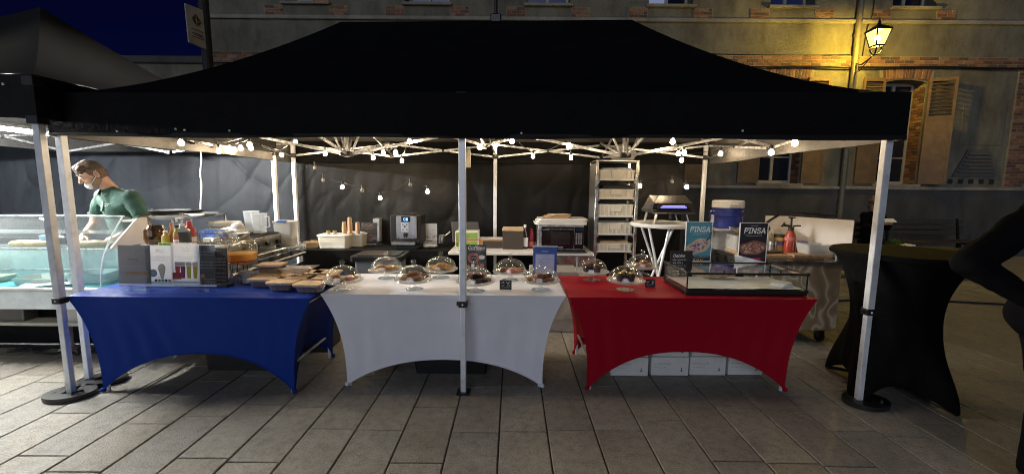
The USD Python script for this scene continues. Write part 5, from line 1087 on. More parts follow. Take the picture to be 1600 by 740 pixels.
def mw1(t, w, h, f):
    put = lambda g, m, y=-.0016: part(t, 'print', f(upright(ext(g, .0006)).apply_translation((0, y+.0008, 0))), m)
    squiggle(t, f, -w*.12, w*.14, h*.88, .010, gi, 70); squiggle(t, f, -w*.12, w*.14, h*.84, .010, gi, 71)
    for z, a in ((.74, .36), (.70, .38), (.66, .30)): squiggle(t, f, -w*a, w*a, h*z, .007, gi, int(z*100))
    cone = Polygon([(w*.13*math.cos(a)+w*.07, h*.50+h*.10*math.sin(a)) for a in np.linspace(-.2, PI+.2, 16)]+[(w*.04, h*.28), (w*.12, h*.28)]).convex_hull
    put(cone, M('cone_print', (.45, .40, .30), .6)); put(cone.buffer(-.006), M('cone_light_print', (.60, .56, .46), .6), -.0021)
    put(Polygon([(-w*.24+w*.14*math.cos(a), h*.40+w*.14*math.sin(a)) for a in np.linspace(0, 2*PI, 30)]), M('slate_blue_print', (.16, .26, .34), .6)); squiggle(t, f, -w*.34, -w*.13, h*.41, .006, white_ink, 74); squiggle(t, f, -w*.32, -w*.15, h*.37, .006, white_ink, 75)
    for k in range(5): put(Polygon([(-w*.15+w*.12*k+.012*math.cos(a), h*.245+.010*math.sin(a)) for a in np.linspace(0, 2*PI, 9)]), (slate_ink, gi, teal_ink)[k % 3])
    put(sbox(-w*.44, h*.17, w*.44, h*.22), M('pale_blue_print', (.45, .60, .72), .6)); squiggle(t, f, -w*.2, w*.4, h*.19, .007, teal_ink, 77)
def mw2(t, w, h, f):
    put = lambda g, m, y=-.0016: part(t, 'print', f(upright(ext(g, .0006)).apply_translation((0, y+.0008, 0))), m)
    squiggle(t, f, -w*.10, w*.14, h*.88, .010, gi, 80); squiggle(t, f, -w*.10, w*.14, h*.84, .010, gi, 81)
    for z, a in ((.72, .36), (.68, .26)): squiggle(t, f, -w*a, w*a, h*z, .007, gi, int(z*100)+3)
    for k, (x, m) in enumerate(((-.28, red_p), (-.10, M('plum_print', (.25, .03, .12), .6)), (.11, M('lemon_print', (.50, .45, .05), .6)), (.33, M('amber_print', (.55, .36, .03), .6)))):
        x *= w; s = w*.085
        put(Polygon([(x-s, h*.53), (x+s, h*.53), (x+s*.7, h*.28), (x-s*.7, h*.28)]), m); put(Polygon([(x-s*1.1, h*.535), (x+s*1.1, h*.535), (x+s*1.1, h*.62), (x-s*1.1, h*.62)]), M('cup_grey_print', (.45, .45, .45), .6))
    put(sbox(-w*.46, h*.26, -w*.16, h*.40), red_p, -.0022); squiggle(t, f, -w*.44, -w*.2, h*.36, .006, white_ink, 84); squiggle(t, f, -w*.44, -w*.2, h*.31, .006, white_ink, 85)
    put(sbox(-w*.44, h*.17, w*.44, h*.22), _mats['pale_blue_print']); squiggle(t, f, -w*.3, w*.35, h*.19, .008, teal_ink, 87)
def mk(t, w, h, f):
    for k, z in enumerate((.84, .78, .62, .56, .50)): squiggle(t, f, -w*.42, w*.4, h*z, .008, white_ink, 90+k)
    part(t, 'print', f(mv(upright(ext(Polygon([(.016*math.cos(a), .016*math.sin(a)) for a in np.linspace(0, 2*PI, 20)]), .0006)), -w*.18, -.0012, h*.34)), salmon)
    for k, z in enumerate((.26, .21, .16, .11)): squiggle(t, f, -w*.1, w*.42, h*z, .008, white_ink, 96+k)
menu(184, 232, 384, 452, 3.04, 'tinted dark menu in the left acrylic holder on the blue table', paper_glow('dark_grey_print', (.36, .36, .38), .65), md)
menu(228, 268, 383, 452, 3.045, 'white ice cream menu in the second acrylic holder on the blue table', paper_glow('pale_grey_sheet', (.92, .93, .95), .72), mw1)
menu(267, 309, 382, 452, 3.04, 'white drinks menu in the third acrylic holder on the blue table', _mats['pale_grey_sheet'], mw2)
menu(307, 334, 383, 453, 3.055, 'narrow dark card at the right end of the acrylic holders', slate_ink, mk)
def chalk2(t, p, f):
    squiggle(t, f, -.05, .05, .275, .012, white_ink, 100)
    for k, z in enumerate((.24, .215, .19, .165, .135, .10, .065, .04)): squiggle(t, f, -.09+.02*(k % 2), .09, z, .009, salmon if k == 0 else white_ink, 101+k)
Ls = at(335, 447, Z=ZBL); t = board_sign('slate_sign', 'black handwritten slate on a stand behind the menu holders', 'menu', Ls+np.array([0, .02, 0]), .205, .305, ink, .05, -.12, draw=chalk2); part(t, 'foot_block', B(-.11, .12, -.03, .05, 0, .022, .004), blackp)
# white riser with sauces behind the menus
RZ = 1.045
t = thing('riser_shelf', 'low white shelf of sauces behind the menu holders', 'shelf', (at(272, 380, Y=3.35)[0], 3.36, ZBL)); hw = .33
part(t, 'shelf_top', B(-hw, hw, -.13, .16, RZ-ZBL-.022, RZ-ZBL, .004), whitep)
for x in (-hw+.02, hw-.02):
    for y in (-.11, .14): part(t, 'leg', B(x-.012, x+.012, y-.012, y+.012, .002, RZ-ZBL-.023), alu_matt)
part(t, 'mid_shelf', B(-hw+.035, hw-.035, -.11, .14, .09, .10), whitep)
def onr(px, Y): return np.array([at(px, 370, Y=Y)[0], Y, RZ+.001])
yb_, ob_ = M('mustard_yellow', (.48, .36, .08), .3), M('amber_sauce', (.45, .20, .05), .25)
for k, px in enumerate((251, 257, 263)):
    bottle('small jar of herbs with a bright green lid on the riser shelf', 0, 0, [(0, 0), (.017, 0), (.017, .03), (0, .03)], nut, [('lid', [(0, .03), (.019, .03), (.019, .045), (0, .045)], M('bright_green_lid', (.15, .42, .06), .4))], 'herb_jar', 'jar', loc=onr(px, 3.27))
    stage.GetPrimAtPath(f'/World/herb_jar' + (f'_{k:03d}' if k else '')).SetCustomDataByKey('group', 'green lidded herb jars')
for k, px in enumerate((269, 275, 281, 288, 296, 303)):
    bottle(('small brown spice tube in the row on the riser shelf' if k < 3 else 'small pale spice tube in the row on the riser shelf'), 0, 0, [(0, 0), (.014, 0), (.014, .034), (0, .034)], tan if k < 3 else M('pale_glass_tube', (.45, .44, .40), .2), [('cap', [(0, .034), (.015, .034), (.015, .042), (0, .042)], whitep)], 'spice_tube', 'jar', loc=onr(px, 3.275))
    stage.GetPrimAtPath(f'/World/spice_tube' + (f'_{k:03d}' if k else '')).SetCustomDataByKey('group', 'brown spice tubes' if k < 3 else 'pale spice tubes')
bottle('square yellow sauce bottle at the left of the sauces', 0, 0, [(0, 0), (.030, 0), (.030, .085), (.012, .10), (.012, .115), (0, .115)], yb_, [('cap', [(0, .115), (.014, .115), (.014, .13), (0, .13)], whitep)], 'sauce_bottle', loc=onr(259, 3.38))
bottle('amber sauce bottle with slim neck', 0, 0, [(0, 0), (.022, 0), (.022, .10), (.010, .13), (.009, .175), (0, .175)], ob_, [('cap', [(0, .175), (.011, .175), (.011, .19), (0, .19)], red_p)], 'sauce_bottle', loc=onr(269, 3.42))
bottle('honey bottle with white and orange label beside the pump bottle', 0, 0, [(0, 0), (.027, 0), (.027, .11), (.013, .135), (.012, .16), (0, .16)], yb_, [('label_band', [(.0275, .03), (.0278, .03), (.0278, .09), (.0275, .09)], salmon), ('label_band', [(.0282, .045), (.0284, .045), (.0284, .06), (.0282, .06)], white_ink), ('cap', [(0, .16), (.014, .16), (.014, .175), (0, .175)], ink)], 'sauce_bottle', loc=onr(277, 3.36))
bottle('tall clear pump bottle with white pump and dark label', 0, 0, [(0, 0), (.052, 0), (.055, .01), (.055, .13), (.02, .155), (.02, .165), (0, .165)], M('clear_gel', (.30, .34, .36), .15), [('label_band', [(.0556, .03), (.056, .03), (.056, .12), (.0556, .12)], slate_ink), ('pump', J(cyl(.02, .165, .185, seg=14), cyl(.007, .185, .225, seg=8), B(-.045, .012, -.012, .012, .222, .237, .003), B(-.05, -.038, -.006, .006, .20, .228)), whitep)], 'pump_bottle', loc=onr(286, 3.40))
bottle('red sauce bottle behind the pump bottle', 0, 0, [(0, 0), (.045, 0), (.045, .13), (.02, .165), (0, .165)], red_p, [('cap', [(0, .165), (.02, .165), (.015, .20), (0, .20)], red_p), ('label_band', [(.0455, .03), (.0458, .03), (.0458, .07), (.0455, .07)], white_ink)], 'sauce_bottle', loc=onr(297, 3.47))
one('glass_jug', 'rounded brown tinted glass jug on the riser shelf', 'jug', lathe([(0, 0), (.07, 0), (.085, .05), (.08, .12), (.05, .16), (.046, .16), (.075, .12), (.08, .05), (.066, .006), (0, .006)], 24), glass('brown_glass', (.72, .60, .48), .02), onr(244, 3.50), smooth=60)
for k, px in enumerate((306, 311, 317)): one('glass_bottle', ('small clear oil bottle', 'slim clear vinegar bottle', 'short clear bottle')[k]+' at the right end of the riser shelf', 'bottle', lathe([(0, 0), (.02, 0), (.02, .07-.01*k), (.008, .10), (.008, .13-.015*k), (0, .13-.015*k)], 16), glassb, onr(px, 3.40), smooth=50)
# juice dispensers
juice = paper_glow('orange_juice', (.90, .53, .06), .5)
dg_glass = glass('dispenser_glass', (.94, .95, .94), .02, .12, film=.03)
for k, (px, Y) in enumerate(((380, 3.50), (356, 3.62))):
    L = np.array([at(px, 430, Y=Y)[0], Y, ZBL+.002])
    t = thing('juice_dispenser', ('glass juice dispenser half full of orange juice in front with a cup under it', 'glass juice dispenser partly hidden behind the black slate')[k], 'juice dispenser', L)
    part(t, 'jar', lathe([(.06, .13), (.10, .15), (.118, .18), (.118, .30), (.10, .335), (.065, .355), (.065, .375)], 32), dg_glass, smooth=60)
    part(t, 'juice', lathe([(0, .134), (.058, .134), (.097, .153), (.1145, .182), (.1145, .225-.03*k), (0, .225-.03*k)], 32), juice, smooth=60)
    for z in (.262, .322): part(t, 'moulded_ring', tube([(.117*math.cos(a), .117*math.sin(a), z) for a in np.linspace(0, 2*PI, 33)[:-1]] if z < .3 else [(.109*math.cos(a), .109*math.sin(a), z) for a in np.linspace(0, 2*PI, 33)[:-1]], .004, 6, True), dg_glass, smooth=True)
    part(t, 'lid', lathe([(0, .376), (.07, .376), (.07, .395), (0, .398)], 28), steel, smooth=40)
    part(t, 'stand', J(tube([(.122*math.cos(a), .122*math.sin(a), .165) for a in np.linspace(0, 2*PI, 33)[:-1]], .004, 6, True), *[tube([(.122*math.cos(a), .122*math.sin(a), .165), (.125*math.cos(a), .125*math.sin(a), .005)], .004, 6) for a in (.3, 1.87, 3.44, 5.0)], tube([(.125*math.cos(a), .125*math.sin(a), .006) for a in np.linspace(0, 2*PI, 33)[:-1]], .004, 6, True)), dark_steel)
    part(t, 'tap', J(rod((0, -.11, .155), (0, -.15, .15), .010, 8), cyl(.009, .11, .16, 0, -.15, 8)), steel)
t = thing('steel_cup', 'small white metal cup with handle under the juice tap', 'cup', np.array([at(384, 430, Y=3.34)[0], 3.36, ZBL+.003])); part(t, 'body', lathe([(0, 0), (.036, 0), (.046, .098), (.043, .098), (.034, .004), (0, .004)], 24), M('enamel_cup', (.55, .53, .50), .3, .3), smooth=40); part(t, 'handle', tube([(.044, 0, .08), (.07, 0, .085), (.08, 0, .05), (.06, 0, .02), (.039, 0, .025)], .004, 6), steel)
# bamboo lidded glass dishes
def dish(label, px, py, z=0, rz=0, w=.215, d=.155, Y=None):
    L = at(px, py, Z=ZBL+.070); L[2] = ZBL+.001+z
    t = thing('lidded_dish', label, 'dish', L, rz)
    part(t, 'glass_dish', tub(w*.92, d*.92, .050, .03, .80, .004), dg_glass, smooth=40); part(t, 'food', mv(rbox(w*.80, d*.80, .034, .03, .88), 0, 0, .005), [brownp, choc, nut][int(px) % 3])
    part(t, 'lid', mv(ext(rrect(w, d, .022), .011), 0, 0, .057), bamboo, smooth=30); part(t, 'seal', mv(ext(rrect(w*.93, d*.93, .02), .007), 0, 0, .050), M('grey_seal', (.45, .43, .42), .6))
DS = [(414, 433, 'left front bamboo lidded dish on the blue table'), (443, 438, 'bamboo lidded dish in the middle of the front row'), (485, 441, 'nearest bamboo lidded dish beside the leftmost dome'),
      (470, 432, 'bamboo lidded dish under the paper boat'), (450, 428, 'bamboo lidded dish behind the middle front dish'), (505, 432, 'bamboo lidded dish at the right against the white table'), (484, 424, 'back row bamboo lidded dish, left of the last one'), (512, 423, 'last bamboo lidded dish at the back right'), (424, 425, 'bamboo lidded dish at the back left under the stacked one')]
for k, (px, py, lb) in enumerate(DS): dish(lb, px, py, rz=.06*math.sin(k*2.3))
dish('bamboo lidded dish stacked on top at the back left', 425, 424, .070, .1)
t = thing('paper_boat', 'white paper boat of food resting on the bamboo lids', 'paper tray', at(468, 425, Z=ZBL+.094)+np.array([0, 0, -.022]), .1)
pb_ = grid(lambda u, v: ((2*u-1)*(.085+.05*np.abs(2*v-1)**1.5), (2*v-1)*.06*(1+.2*np.abs(2*u-1)), .012+.055*np.maximum(np.abs(2*u-1)**2.2, np.abs(2*v-1)**2.2)+0*u), 24, 18, .003)
part(t, 'boat', pb_, M('boat_paper', (.66, .58, .47), .7), smooth=40)
for k, (x, y) in enumerate(((-.04, 0), (0, .015), (.035, -.01), (-.01, -.02), (.06, .015))): one('pastry_bite', 'orange brown bite in the white paper boat', 'pastry', lump(.025, .018, .014, k+60), [pink, gold][k % 2], at(468, 425, Z=ZBL+.094)+np.array([x, y, .012]), k, 'bites in the paper boat', smooth=60)

# ================================================================== GLASS SHOWCASE ON THE LEFT
sc_ = thing('glass_showcase', 'long refrigerated glass showcase with a slanted front at the left edge', 'display case')
SX0, SX1 = -5.9, -3.385
YF, YT, YB = 3.37, 3.62, 3.88
zb0, zb1, zt_ = .505, .70, 1.262
part(sc_, 'base', B(SX0, SX1, YF+.01, YB, zb0, zb0+.035, .004), whitep); part(sc_, 'front_trim', B(SX0, SX1, YF-.012, YF+.008, zb0+.005, zb1-.03, .004), M('pale_trim', (.62, .68, .68), .3)); part(sc_, 'trim_rail', B(SX0, SX1, YF-.016, YF+.012, zb1-.028, zb1-.008, .003), whitep)
curve = [(YF, zb1-.006), (YF+.012, .82), (YF+.05, .95), (YF+.12, 1.09), (YT, zt_)]
cv = np.array(curve); sgl = grid(lambda u, v: (SX0+(SX1-.02-SX0)*u, np.interp(v, np.linspace(0, 1, 5), cv[:, 0]), np.interp(v, np.linspace(0, 1, 5), cv[:, 1])), 2, 24, .006)
part(sc_, 'front_glass', sgl, case_glass, smooth=True)
part(sc_, 'glass_edge', tube([(SX1-.016, y, z) for y, z in zip(np.interp(np.linspace(0, 1, 20), np.linspace(0, 1, 5), cv[:, 0]), np.interp(np.linspace(0, 1, 20), np.linspace(0, 1, 5), cv[:, 1]))], .007, 6), clear('bright_acrylic_edge', 0, 0), smooth=True)
part(sc_, 'glass_edge', tube([(-4.62, y-.002, z) for y, z in zip(np.interp(np.linspace(0, 1, 20), np.linspace(0, 1, 5), cv[:, 0]), np.interp(np.linspace(0, 1, 20), np.linspace(0, 1, 5), cv[:, 1]))], .004, 6), clear('bright_acrylic_edge', 0, 0), smooth=True)
part(sc_, 'top_glass', B(SX0, SX1-.02, YT, YT+.06, zt_-.004, zt_+.003), case_glass); part(sc_, 'top_rail', B(SX0, SX1, YT-.012, YT+.012, zt_+.004, zt_+.016, .003), alu)
part(sc_, 'side_glass', ext(Polygon([(y, z) for y, z in curve]+[(YT+.06, zt_), (YB-.05, 1.0), (YB-.05, zb1)]), .006).apply_transform(np.array([[0, 0, 1, SX1-.012], [1, 0, 0, 0], [0, 1, 0, 0], [0, 0, 0, 1.0]])), case_glass)
teal = M('teal_mat', (.03, .26, .30), .4, var=.1)
part(sc_, 'interior_floor', B(SX0+.01, SX1-.03, YF+.03, YB-.06, zb1-.03, zb1-.02), teal); part(sc_, 'back_panel', B(SX0+.01, SX1-.03, YB-.055, YB-.04, zb1-.02, .98), M('pale_interior', (.50, .58, .60), .3))
part(sc_, 'glass_shelf', B(SX0+.02, SX1-.04, YF+.16, YB-.07, .985, .993), case_glass); part(sc_, 'glass_shelf', B(SX0+.02, SX1-.04, YF+.22, YB-.07, 1.12, 1.127), case_glass)
part(sc_, 'shelf_rail', J(B(SX0+.02, SX1-.04, YF+.15, YF+.16, .98, .998)), alu); part(sc_, 'lower_rail', B(SX0+.02, SX1-.04, YF+.05, YF+.06, .83, .838), alu)
for x in (-4.13, -5.2): part(sc_, 'leg', J(B(x-.03, x+.03, 3.70, 3.76, .004, zb0, .004), B(x-.05, x+.05, 3.68, 3.78, .002, .03, .004)), M('cream_leg', (.55, .53, .45), .5))
part(sc_, 'low_shelf', B(SX0, SX1-.2, 3.68, 3.845, .255, .285, .004), M('cream_leg', 0))
part(sc_, 'back_skirt', drape((SX0, 3.86), (SX1-.05, 3.86), .02, .50, 21, .02, 60, 16), M('black_table_cloth', 0), smooth=True)  # dark sheet added to stand in for the shade below the case
# white gable of the case beside the menus
part(sc_, 'gable_panel', ext(Polygon([(3.36, 1.03), (3.62, 1.255), (3.72, 1.255), (3.72, 1.03)]), .012).apply_transform(np.array([[0, 0, 1, SX1+.10], [1, 0, 0, 0], [0, 1, 0, 0], [0, 0, 0, 1.0]])), whitep)
part(sc_, 'gable_bracket', B(SX1, SX1+.11, 3.60, 3.72, 1.225, 1.24), whitep); part(sc_, 'gable_post', B(SX1+.10, SX1+.112, 3.64, 3.72, .75, 1.031), whitep)
for k, (x, y, z, w, m, lb) in enumerate(((-4.75, 3.60, .683, .50, cream, 'shallow tray of pale dough on the teal mat at the left'), (-4.15, 3.64, .683, .34, whitep, 'white square plate on the teal mat behind the pole'), (-3.72, 3.66, .683, .30, M('clear_food_box', (.55, .62, .64), .2), 'clear box at the right end of the teal mat'))):
    t = thing('display_tray', lb, 'tray', (x, y, z), .1*k); part(t, 'tray', tub(w, .26, .05+.04*(k == 2), .02, .9, .004), m, smooth=40)
    if k == 0: part(t, 'contents', mv(rbox(w*.86, .22, .03, .02), 0, 0, .006), M('pale_dough', (.60, .52, .30), .7, var=.2))
one('paper_sheet', 'crumpled white paper on the teal mat by the white plate', 'paper', grid(lambda u, v: (-.2+.4*u, -.08+.16*v, .035*meshkit.fbm(np.stack([u*4, v*4, 0*u], -1), 3, 4)), 20, 12, .002), paper, (-3.96, 3.52, .676), .2, smooth=True)
for k, (x, z) in enumerate(((-4.9, .995), (-4.3, .995), (-3.75, .995))): one('sandwich', ('filled roll on the left of the glass shelf', 'flat filled bread between the two posts on the glass shelf', 'filled bread at the right of the glass shelf')[k], 'sandwich', lump(.17, .06, .03, 70+k), [tan, gold, tan][k], (x, 3.68, z+.025), .1*k, smooth=60)
one('blue_box', 'small light blue box on the glass shelf', 'box', B(-.04, .04, -.03, .03, 0, .09, .005), M('sky_blue_box', (.12, .35, .60), .4), (-4.22, 3.74, .995))
for k, (x, w, h, m, lb) in enumerate(((-3.95, .42, .13, M('grey_box', (.42, .42, .40), .6), 'pale grey box on the low shelf under the showcase'), (-3.72, .2, .12, M('grey_box', 0), 'smaller grey box at the right on the low shelf'), (-4.7, .4, .16, M('dark_crate', 0), 'dark crate on the low shelf under the showcase'))): one('storage_box', lb, 'box', B(-w/2, w/2, -.10, .03, 0, h, .006), m, (x, 3.81, .287), .02*k)
one('cable_bundle', 'dark tangled cable lying under the showcase', 'cable', tube([(-4.6+.9*t_+.08*math.sin(t_*30), 3.66+.06*math.cos(t_*23), .02+.03*abs(math.sin(t_*14))) for t_ in np.linspace(0, 1, 70)], .012, 6), blackp)
one('ground_sheet', 'dark rubber sheet on the paving under the showcase', 'mat', B(-6.4, -3.0, 3.78, 5.9, .003, .008), M('dark_rubber', (.03, .03, .03), .8))

# ================================================================== COOK LINE BEHIND THE BLUE TABLE
ck = thing('cook_counter', 'stainless counter running back behind the juice dispensers', 'counter')
part(ck, 'worktop', B(-3.32, -2.57, 3.70, 5.15, .795, .85, .006), steel); part(ck, 'rail', J(rod((-2.56, 3.74, .73), (-2.56, 5.1, .73), .010, 8), B(-2.572, -2.566, 3.72, 5.13, .70, .79)), steel)
part(ck, 'lower_rail', B(-2.60, -2.57, 3.72, 5.13, .58, .62), steel); part(ck, 'undershelf', B(-3.3, -2.6, 3.75, 5.1, .20, .22), steel)
for x in (-3.28, -2.61):
    for y in (3.74, 5.11): part(ck, 'leg', B(x-.02, x+.02, y-.02, y+.02, .004, .794), steel)
gs = thing('gas_griddle', 'steel gas hob with wire grates and a row of black knobs', 'hob', (-2.95, 4.28, .851))
part(gs, 'body', B(-.33, .28, -.58, .50, .02, .15, .008), steel)
part(gs, 'front_panel', B(.281, .29, -.56, .48, .03, .12, .003), M('hob_panel', (.25, .24, .22), .35, .8))
for k in range(5): part(gs, 'knob', mv(rotm(cyl(.026, 0, .035, seg=16), (0, 1, 0), PI/2), .291, -.42+.2*k, .072), blackp)
for k in range(22): part(gs, 'grate_bar', rod((-.30, -.55+.048*k, .165), (.26, -.55+.048*k, .165), .007, 6), blackmat)
part(gs, 'grate_frame', tube([(-.31, -.57, .163), (.27, -.57, .163), (.27, .47, .163), (-.31, .47, .163)], .008, 6, True), blackmat)
for x in (-.3, .25):
    for y in (-.55, .47): part(gs, 'foot', cyl(.02, 0, .02, x, y, 10), blackp)
def onk(px, py, Y, z=1.025): p = at(px, py, Y=Y); return np.array([p[0], Y, z])
for k, (px, Y) in enumerate(((393, 4.72), (405, 4.60))):
    t = thing('measuring_jug', ('taller clear plastic jug standing behind on the hob', 'clear plastic jug with handle in front on the hob')[k], 'jug', onk(px, 340, Y))
    part(t, 'jug_body', tub(.13, .13, .21+.02*(k == 0), .03, .8, .003), clear('jug_plastic', (.75, .80, .83), .22, .1), smooth=40); part(t, 'rim', tube([(*p, .21+.02*(k == 0)) for p in np.array(rrect(.13, .13, .03).exterior.coords)[:-1]], .004, 6, True), clear('bright_acrylic_edge', 0, 0)); part(t, 'handle', tube([(.065, 0, .18), (.11, 0, .18), (.11, 0, .07), (.058, 0, .06)], .008, 6), clear('bright_acrylic_edge', 0, 0))
    for j in range(3): part(t, 'base_ring', tube([(*p, .006+.012*j) for p in np.array(rrect(.11, .11, .03).exterior.coords)[:-1]], .004, 5, True), clear('bright_acrylic_edge', 0, 0))
t = thing('flour_box', 'tall clear box with blue clipped lid half full of flour', 'container', np.array([at(448, 374, Y=4.85)[0], 4.85, .852])); part(t, 'box_body', tub(.22, .17, .27, .025, .9, .004), clear('milky_plastic', 0, 0), smooth=40); part(t, 'flour', mv(rbox(.19, .14, .09, .02, .95), 0, 0, .006), M('flour', (.66, .60, .42), .9)); part(t, 'lid', mv(rbox(.235, .185, .016, .025), 0, 0, .272), clear('cloudy_lid', 0, 0)); part(t, 'clip', B(-.06, .05, -.098, -.05, .275, .295, .004), M('clip_blue', (.04, .14, .62), .35))
t = thing('food_tub', 'round white tub of dough with lid behind the hob', 'tub', onk(351, 345, 4.55, 1.022)); part(t, 'body', lathe([(0, 0), (.125, 0), (.145, .09), (0, .09)], 32), M('pale_dough', 0), smooth=30); part(t, 'lid', lathe([(0, .091), (.155, .091), (.157, .125), (.14, .13), (0, .13)], 32), whitep, smooth=30)
one('white_cloth', 'white gathered cloth bag on the hob in front of the tub', 'cloth', jitter(trimesh.util.concatenate([ball(1, (0, 0, .055), 4, (.13, .09, .06)), ball(1, (.05, 0, .11), 3, (.06, .05, .05))]), .022, 16, 6), paper, onk(364, 358, 4.12, 1.02), smooth=True)
t = thing('blue_carton', 'blue and white printed carton at the left of the hob', 'carton', np.array([at(332, 355, Y=4.0)[0], 4.0, 1.03]), .1); part(t, 'box_body', B(-.12, .12, 0, .14, 0, .085, .003), M('carton_blue', (.05, .12, .36), .5)); part(t, 'print', B(-.07, .07, -.002, 0, .012, .045), M('bright_blue_print', (.06, .22, .70), .5)); squiggle(t, lambda m: mv(m, 0, -.002, 0), -.05, .05, .02, .016, white_ink, 119); squiggle(t, lambda m: mv(m, 0, -.001, 0), -.1, .1, .062, .012, white_ink, 120)
t = thing('white_carton', 'small white carton with a green square beside the blue carton', 'carton', np.array([at(325, 366, Y=3.85)[0], 3.85, .99]), -.05); part(t, 'box_body', B(-.055, .055, 0, .08, 0, .065, .003), whitep); part(t, 'print', B(.015, .045, -.002, 0, .015, .055), M('olive_print', 0))
one('stand_box', 'steel box carrying the two small cartons', 'box', B(-.16, .16, -.05, .25, 0, .135, .005), steel, np.array([at(328, 366, Y=3.85)[0], 3.85, .852]))
pans = M('pan_black', 0); pang = M('pan_grey', (.30, .31, .33), .3, .7)
for k, (px, py, Y, m, r, lb) in enumerate(((250, 337, 4.35, pans, .20, 'black shallow pan nearest the person'), (262, 333, 4.5, pang, .21, 'pale grey pan lying on the black pan'), (285, 333, 4.7, pans, .22, 'black pan behind the pump bottle'), (300, 338, 4.45, pang, .24, 'grey pan farthest to the right of the stack'), (272, 341, 4.2, whitep, .22, 'white round dish under the pans'))):
    L = at(px, py, Y=Y); one('frying_pan', lb, 'pan', J(lathe([(0, 0), (r*.75, 0), (r, .035), (r-.006, .037), (r*.74, .006), (0, .006)], 36), tube([(r*.95, 0, .03), (r+.16, .02, .05)], .012, 6)), m, L, .9*k+2.4, smooth=40)
one('pan_shelf', 'steel stand holding the stack of pans', 'shelf', J(B(-.35, .30, -.2, .35, .0, .012), *[rod((x, y, -.36), (x, y, 0), .012, 8) for x in (-.33, .28) for y in (-.18, .33)]), steel, (at(278, 345, Y=4.45)[0], 4.45, 1.212))
one('power_cable', 'white power cable hanging from the tent frame in front of the slate wall', 'cable', tube([(at(314, 238, Y=5.6)[0], 5.6, 2.02)]+[(at(px, py, Y=5.6)) for px, py in ((315, 250), (313, 270), (315, 290), (314, 310), (313, 335))], .010, 8), whitep, smooth=True)
one('wall_switch', 'pale socket box hanging high on the black wall behind the centre post', 'socket', B(-.05, .05, -.03, .03, -.12, .12, .01), cream, (at(730, 248, Y=5.75)[0], 5.72, at(730, 248, Y=5.75)[2]))
one('hanging_bag', 'clear plastic bag tied high above the tray rack', 'bag', jitter(ball(1, (0, 0, 0), 4, (.17, .10, .12)), .05, 14, 3), clear('crinkled_wrap', 0, 0), at(972, 240, Y=5.5), smooth=True)
# carton with torn film seen between the white and red cloths
t = thing('steel_fridge', 'pale fridge box with torn film behind the gap of the white and red cloths', 'box', (.50, 4.35, .003)); part(t, 'body', B(-.30, .22, 0, .4, .0, .66, .008), M('fridge_pale', (.30, .29, .27), .5)); part(t, 'film', grid(lambda u, v: (-.28+.44*u, -.012-.03*meshkit.fbm(np.stack([u*4, v*3, 0*u], -1), 3, 2), .15+.45*v), 20, 16), clear('crinkled_wrap', 0, 0), smooth=True)

# ================================================================== HIGH TABLE UNDER A BLACK STRETCH COVER
hc = np.array([2.93, 3.10]); HT = 1.10
def star(u, v):
    th = u*2*PI; z = HT-.035-(HT-.035-.012)*v; w = np.cos(2*(th-math.radians(-67)))**2           # 1 at the four feet
    foot = np.abs(np.cos(2*(th+math.radians(67))))**6
    s = np.clip((HT-z)/HT, 0, 1)
    waist = .43-.175*np.sin(PI*np.clip(s, 0, 1)**.95)**.9
    rbot = .255+.175*foot
    r = waist*(1-s**3)+rbot*s**3
    zz = z+(.12*(1-foot))*np.clip(v, 0, 1)**6
    r = r+.006*np.sin(th*9+z*7)*np.sin(PI*v)
    return hc[0]+r*np.cos(th), hc[1]+r*np.sin(th), zz
htb = thing('high_table', 'tall standing table under a black stretch cover at the right', 'table')
part(htb, 'stretch_cover', grid(star, 120, 40), black_cloth, smooth=True)
part(htb, 'cover_top', lathe([(.43, HT-.035), (.432, HT-.012), (.42, HT), (0, HT)], 60, (hc[0], hc[1], 0)), M('black_table_top_cloth', (.0055, .0055, .0055), .8, var=.2, spec=.06), smooth=40)
part(htb, 'pole', rod((hc[0], hc[1], .05), (hc[0], hc[1], HT-.04), .03, 12), dark_steel)
for k in range(4):
    a = math.radians(-67)+k*PI/2; part(htb, 'foot', J(rod((hc[0], hc[1], .10), (hc[0]+.40*math.cos(a), hc[1]+.40*math.sin(a), .02), .014, 8), ball(.02, (hc[0]+.41*math.cos(a), hc[1]+.41*math.sin(a), .021), 1)), blackp)
one('ground_cable', 'long black cable lying across the paving behind the high table', 'cable', tube([at(px, py, Z=.014) for px, py in ((1290, 470), (1340, 468), (1400, 470), (1470, 470), (1530, 473), (1600, 477), (1680, 480))], .014, 8), blackp, smooth=True)

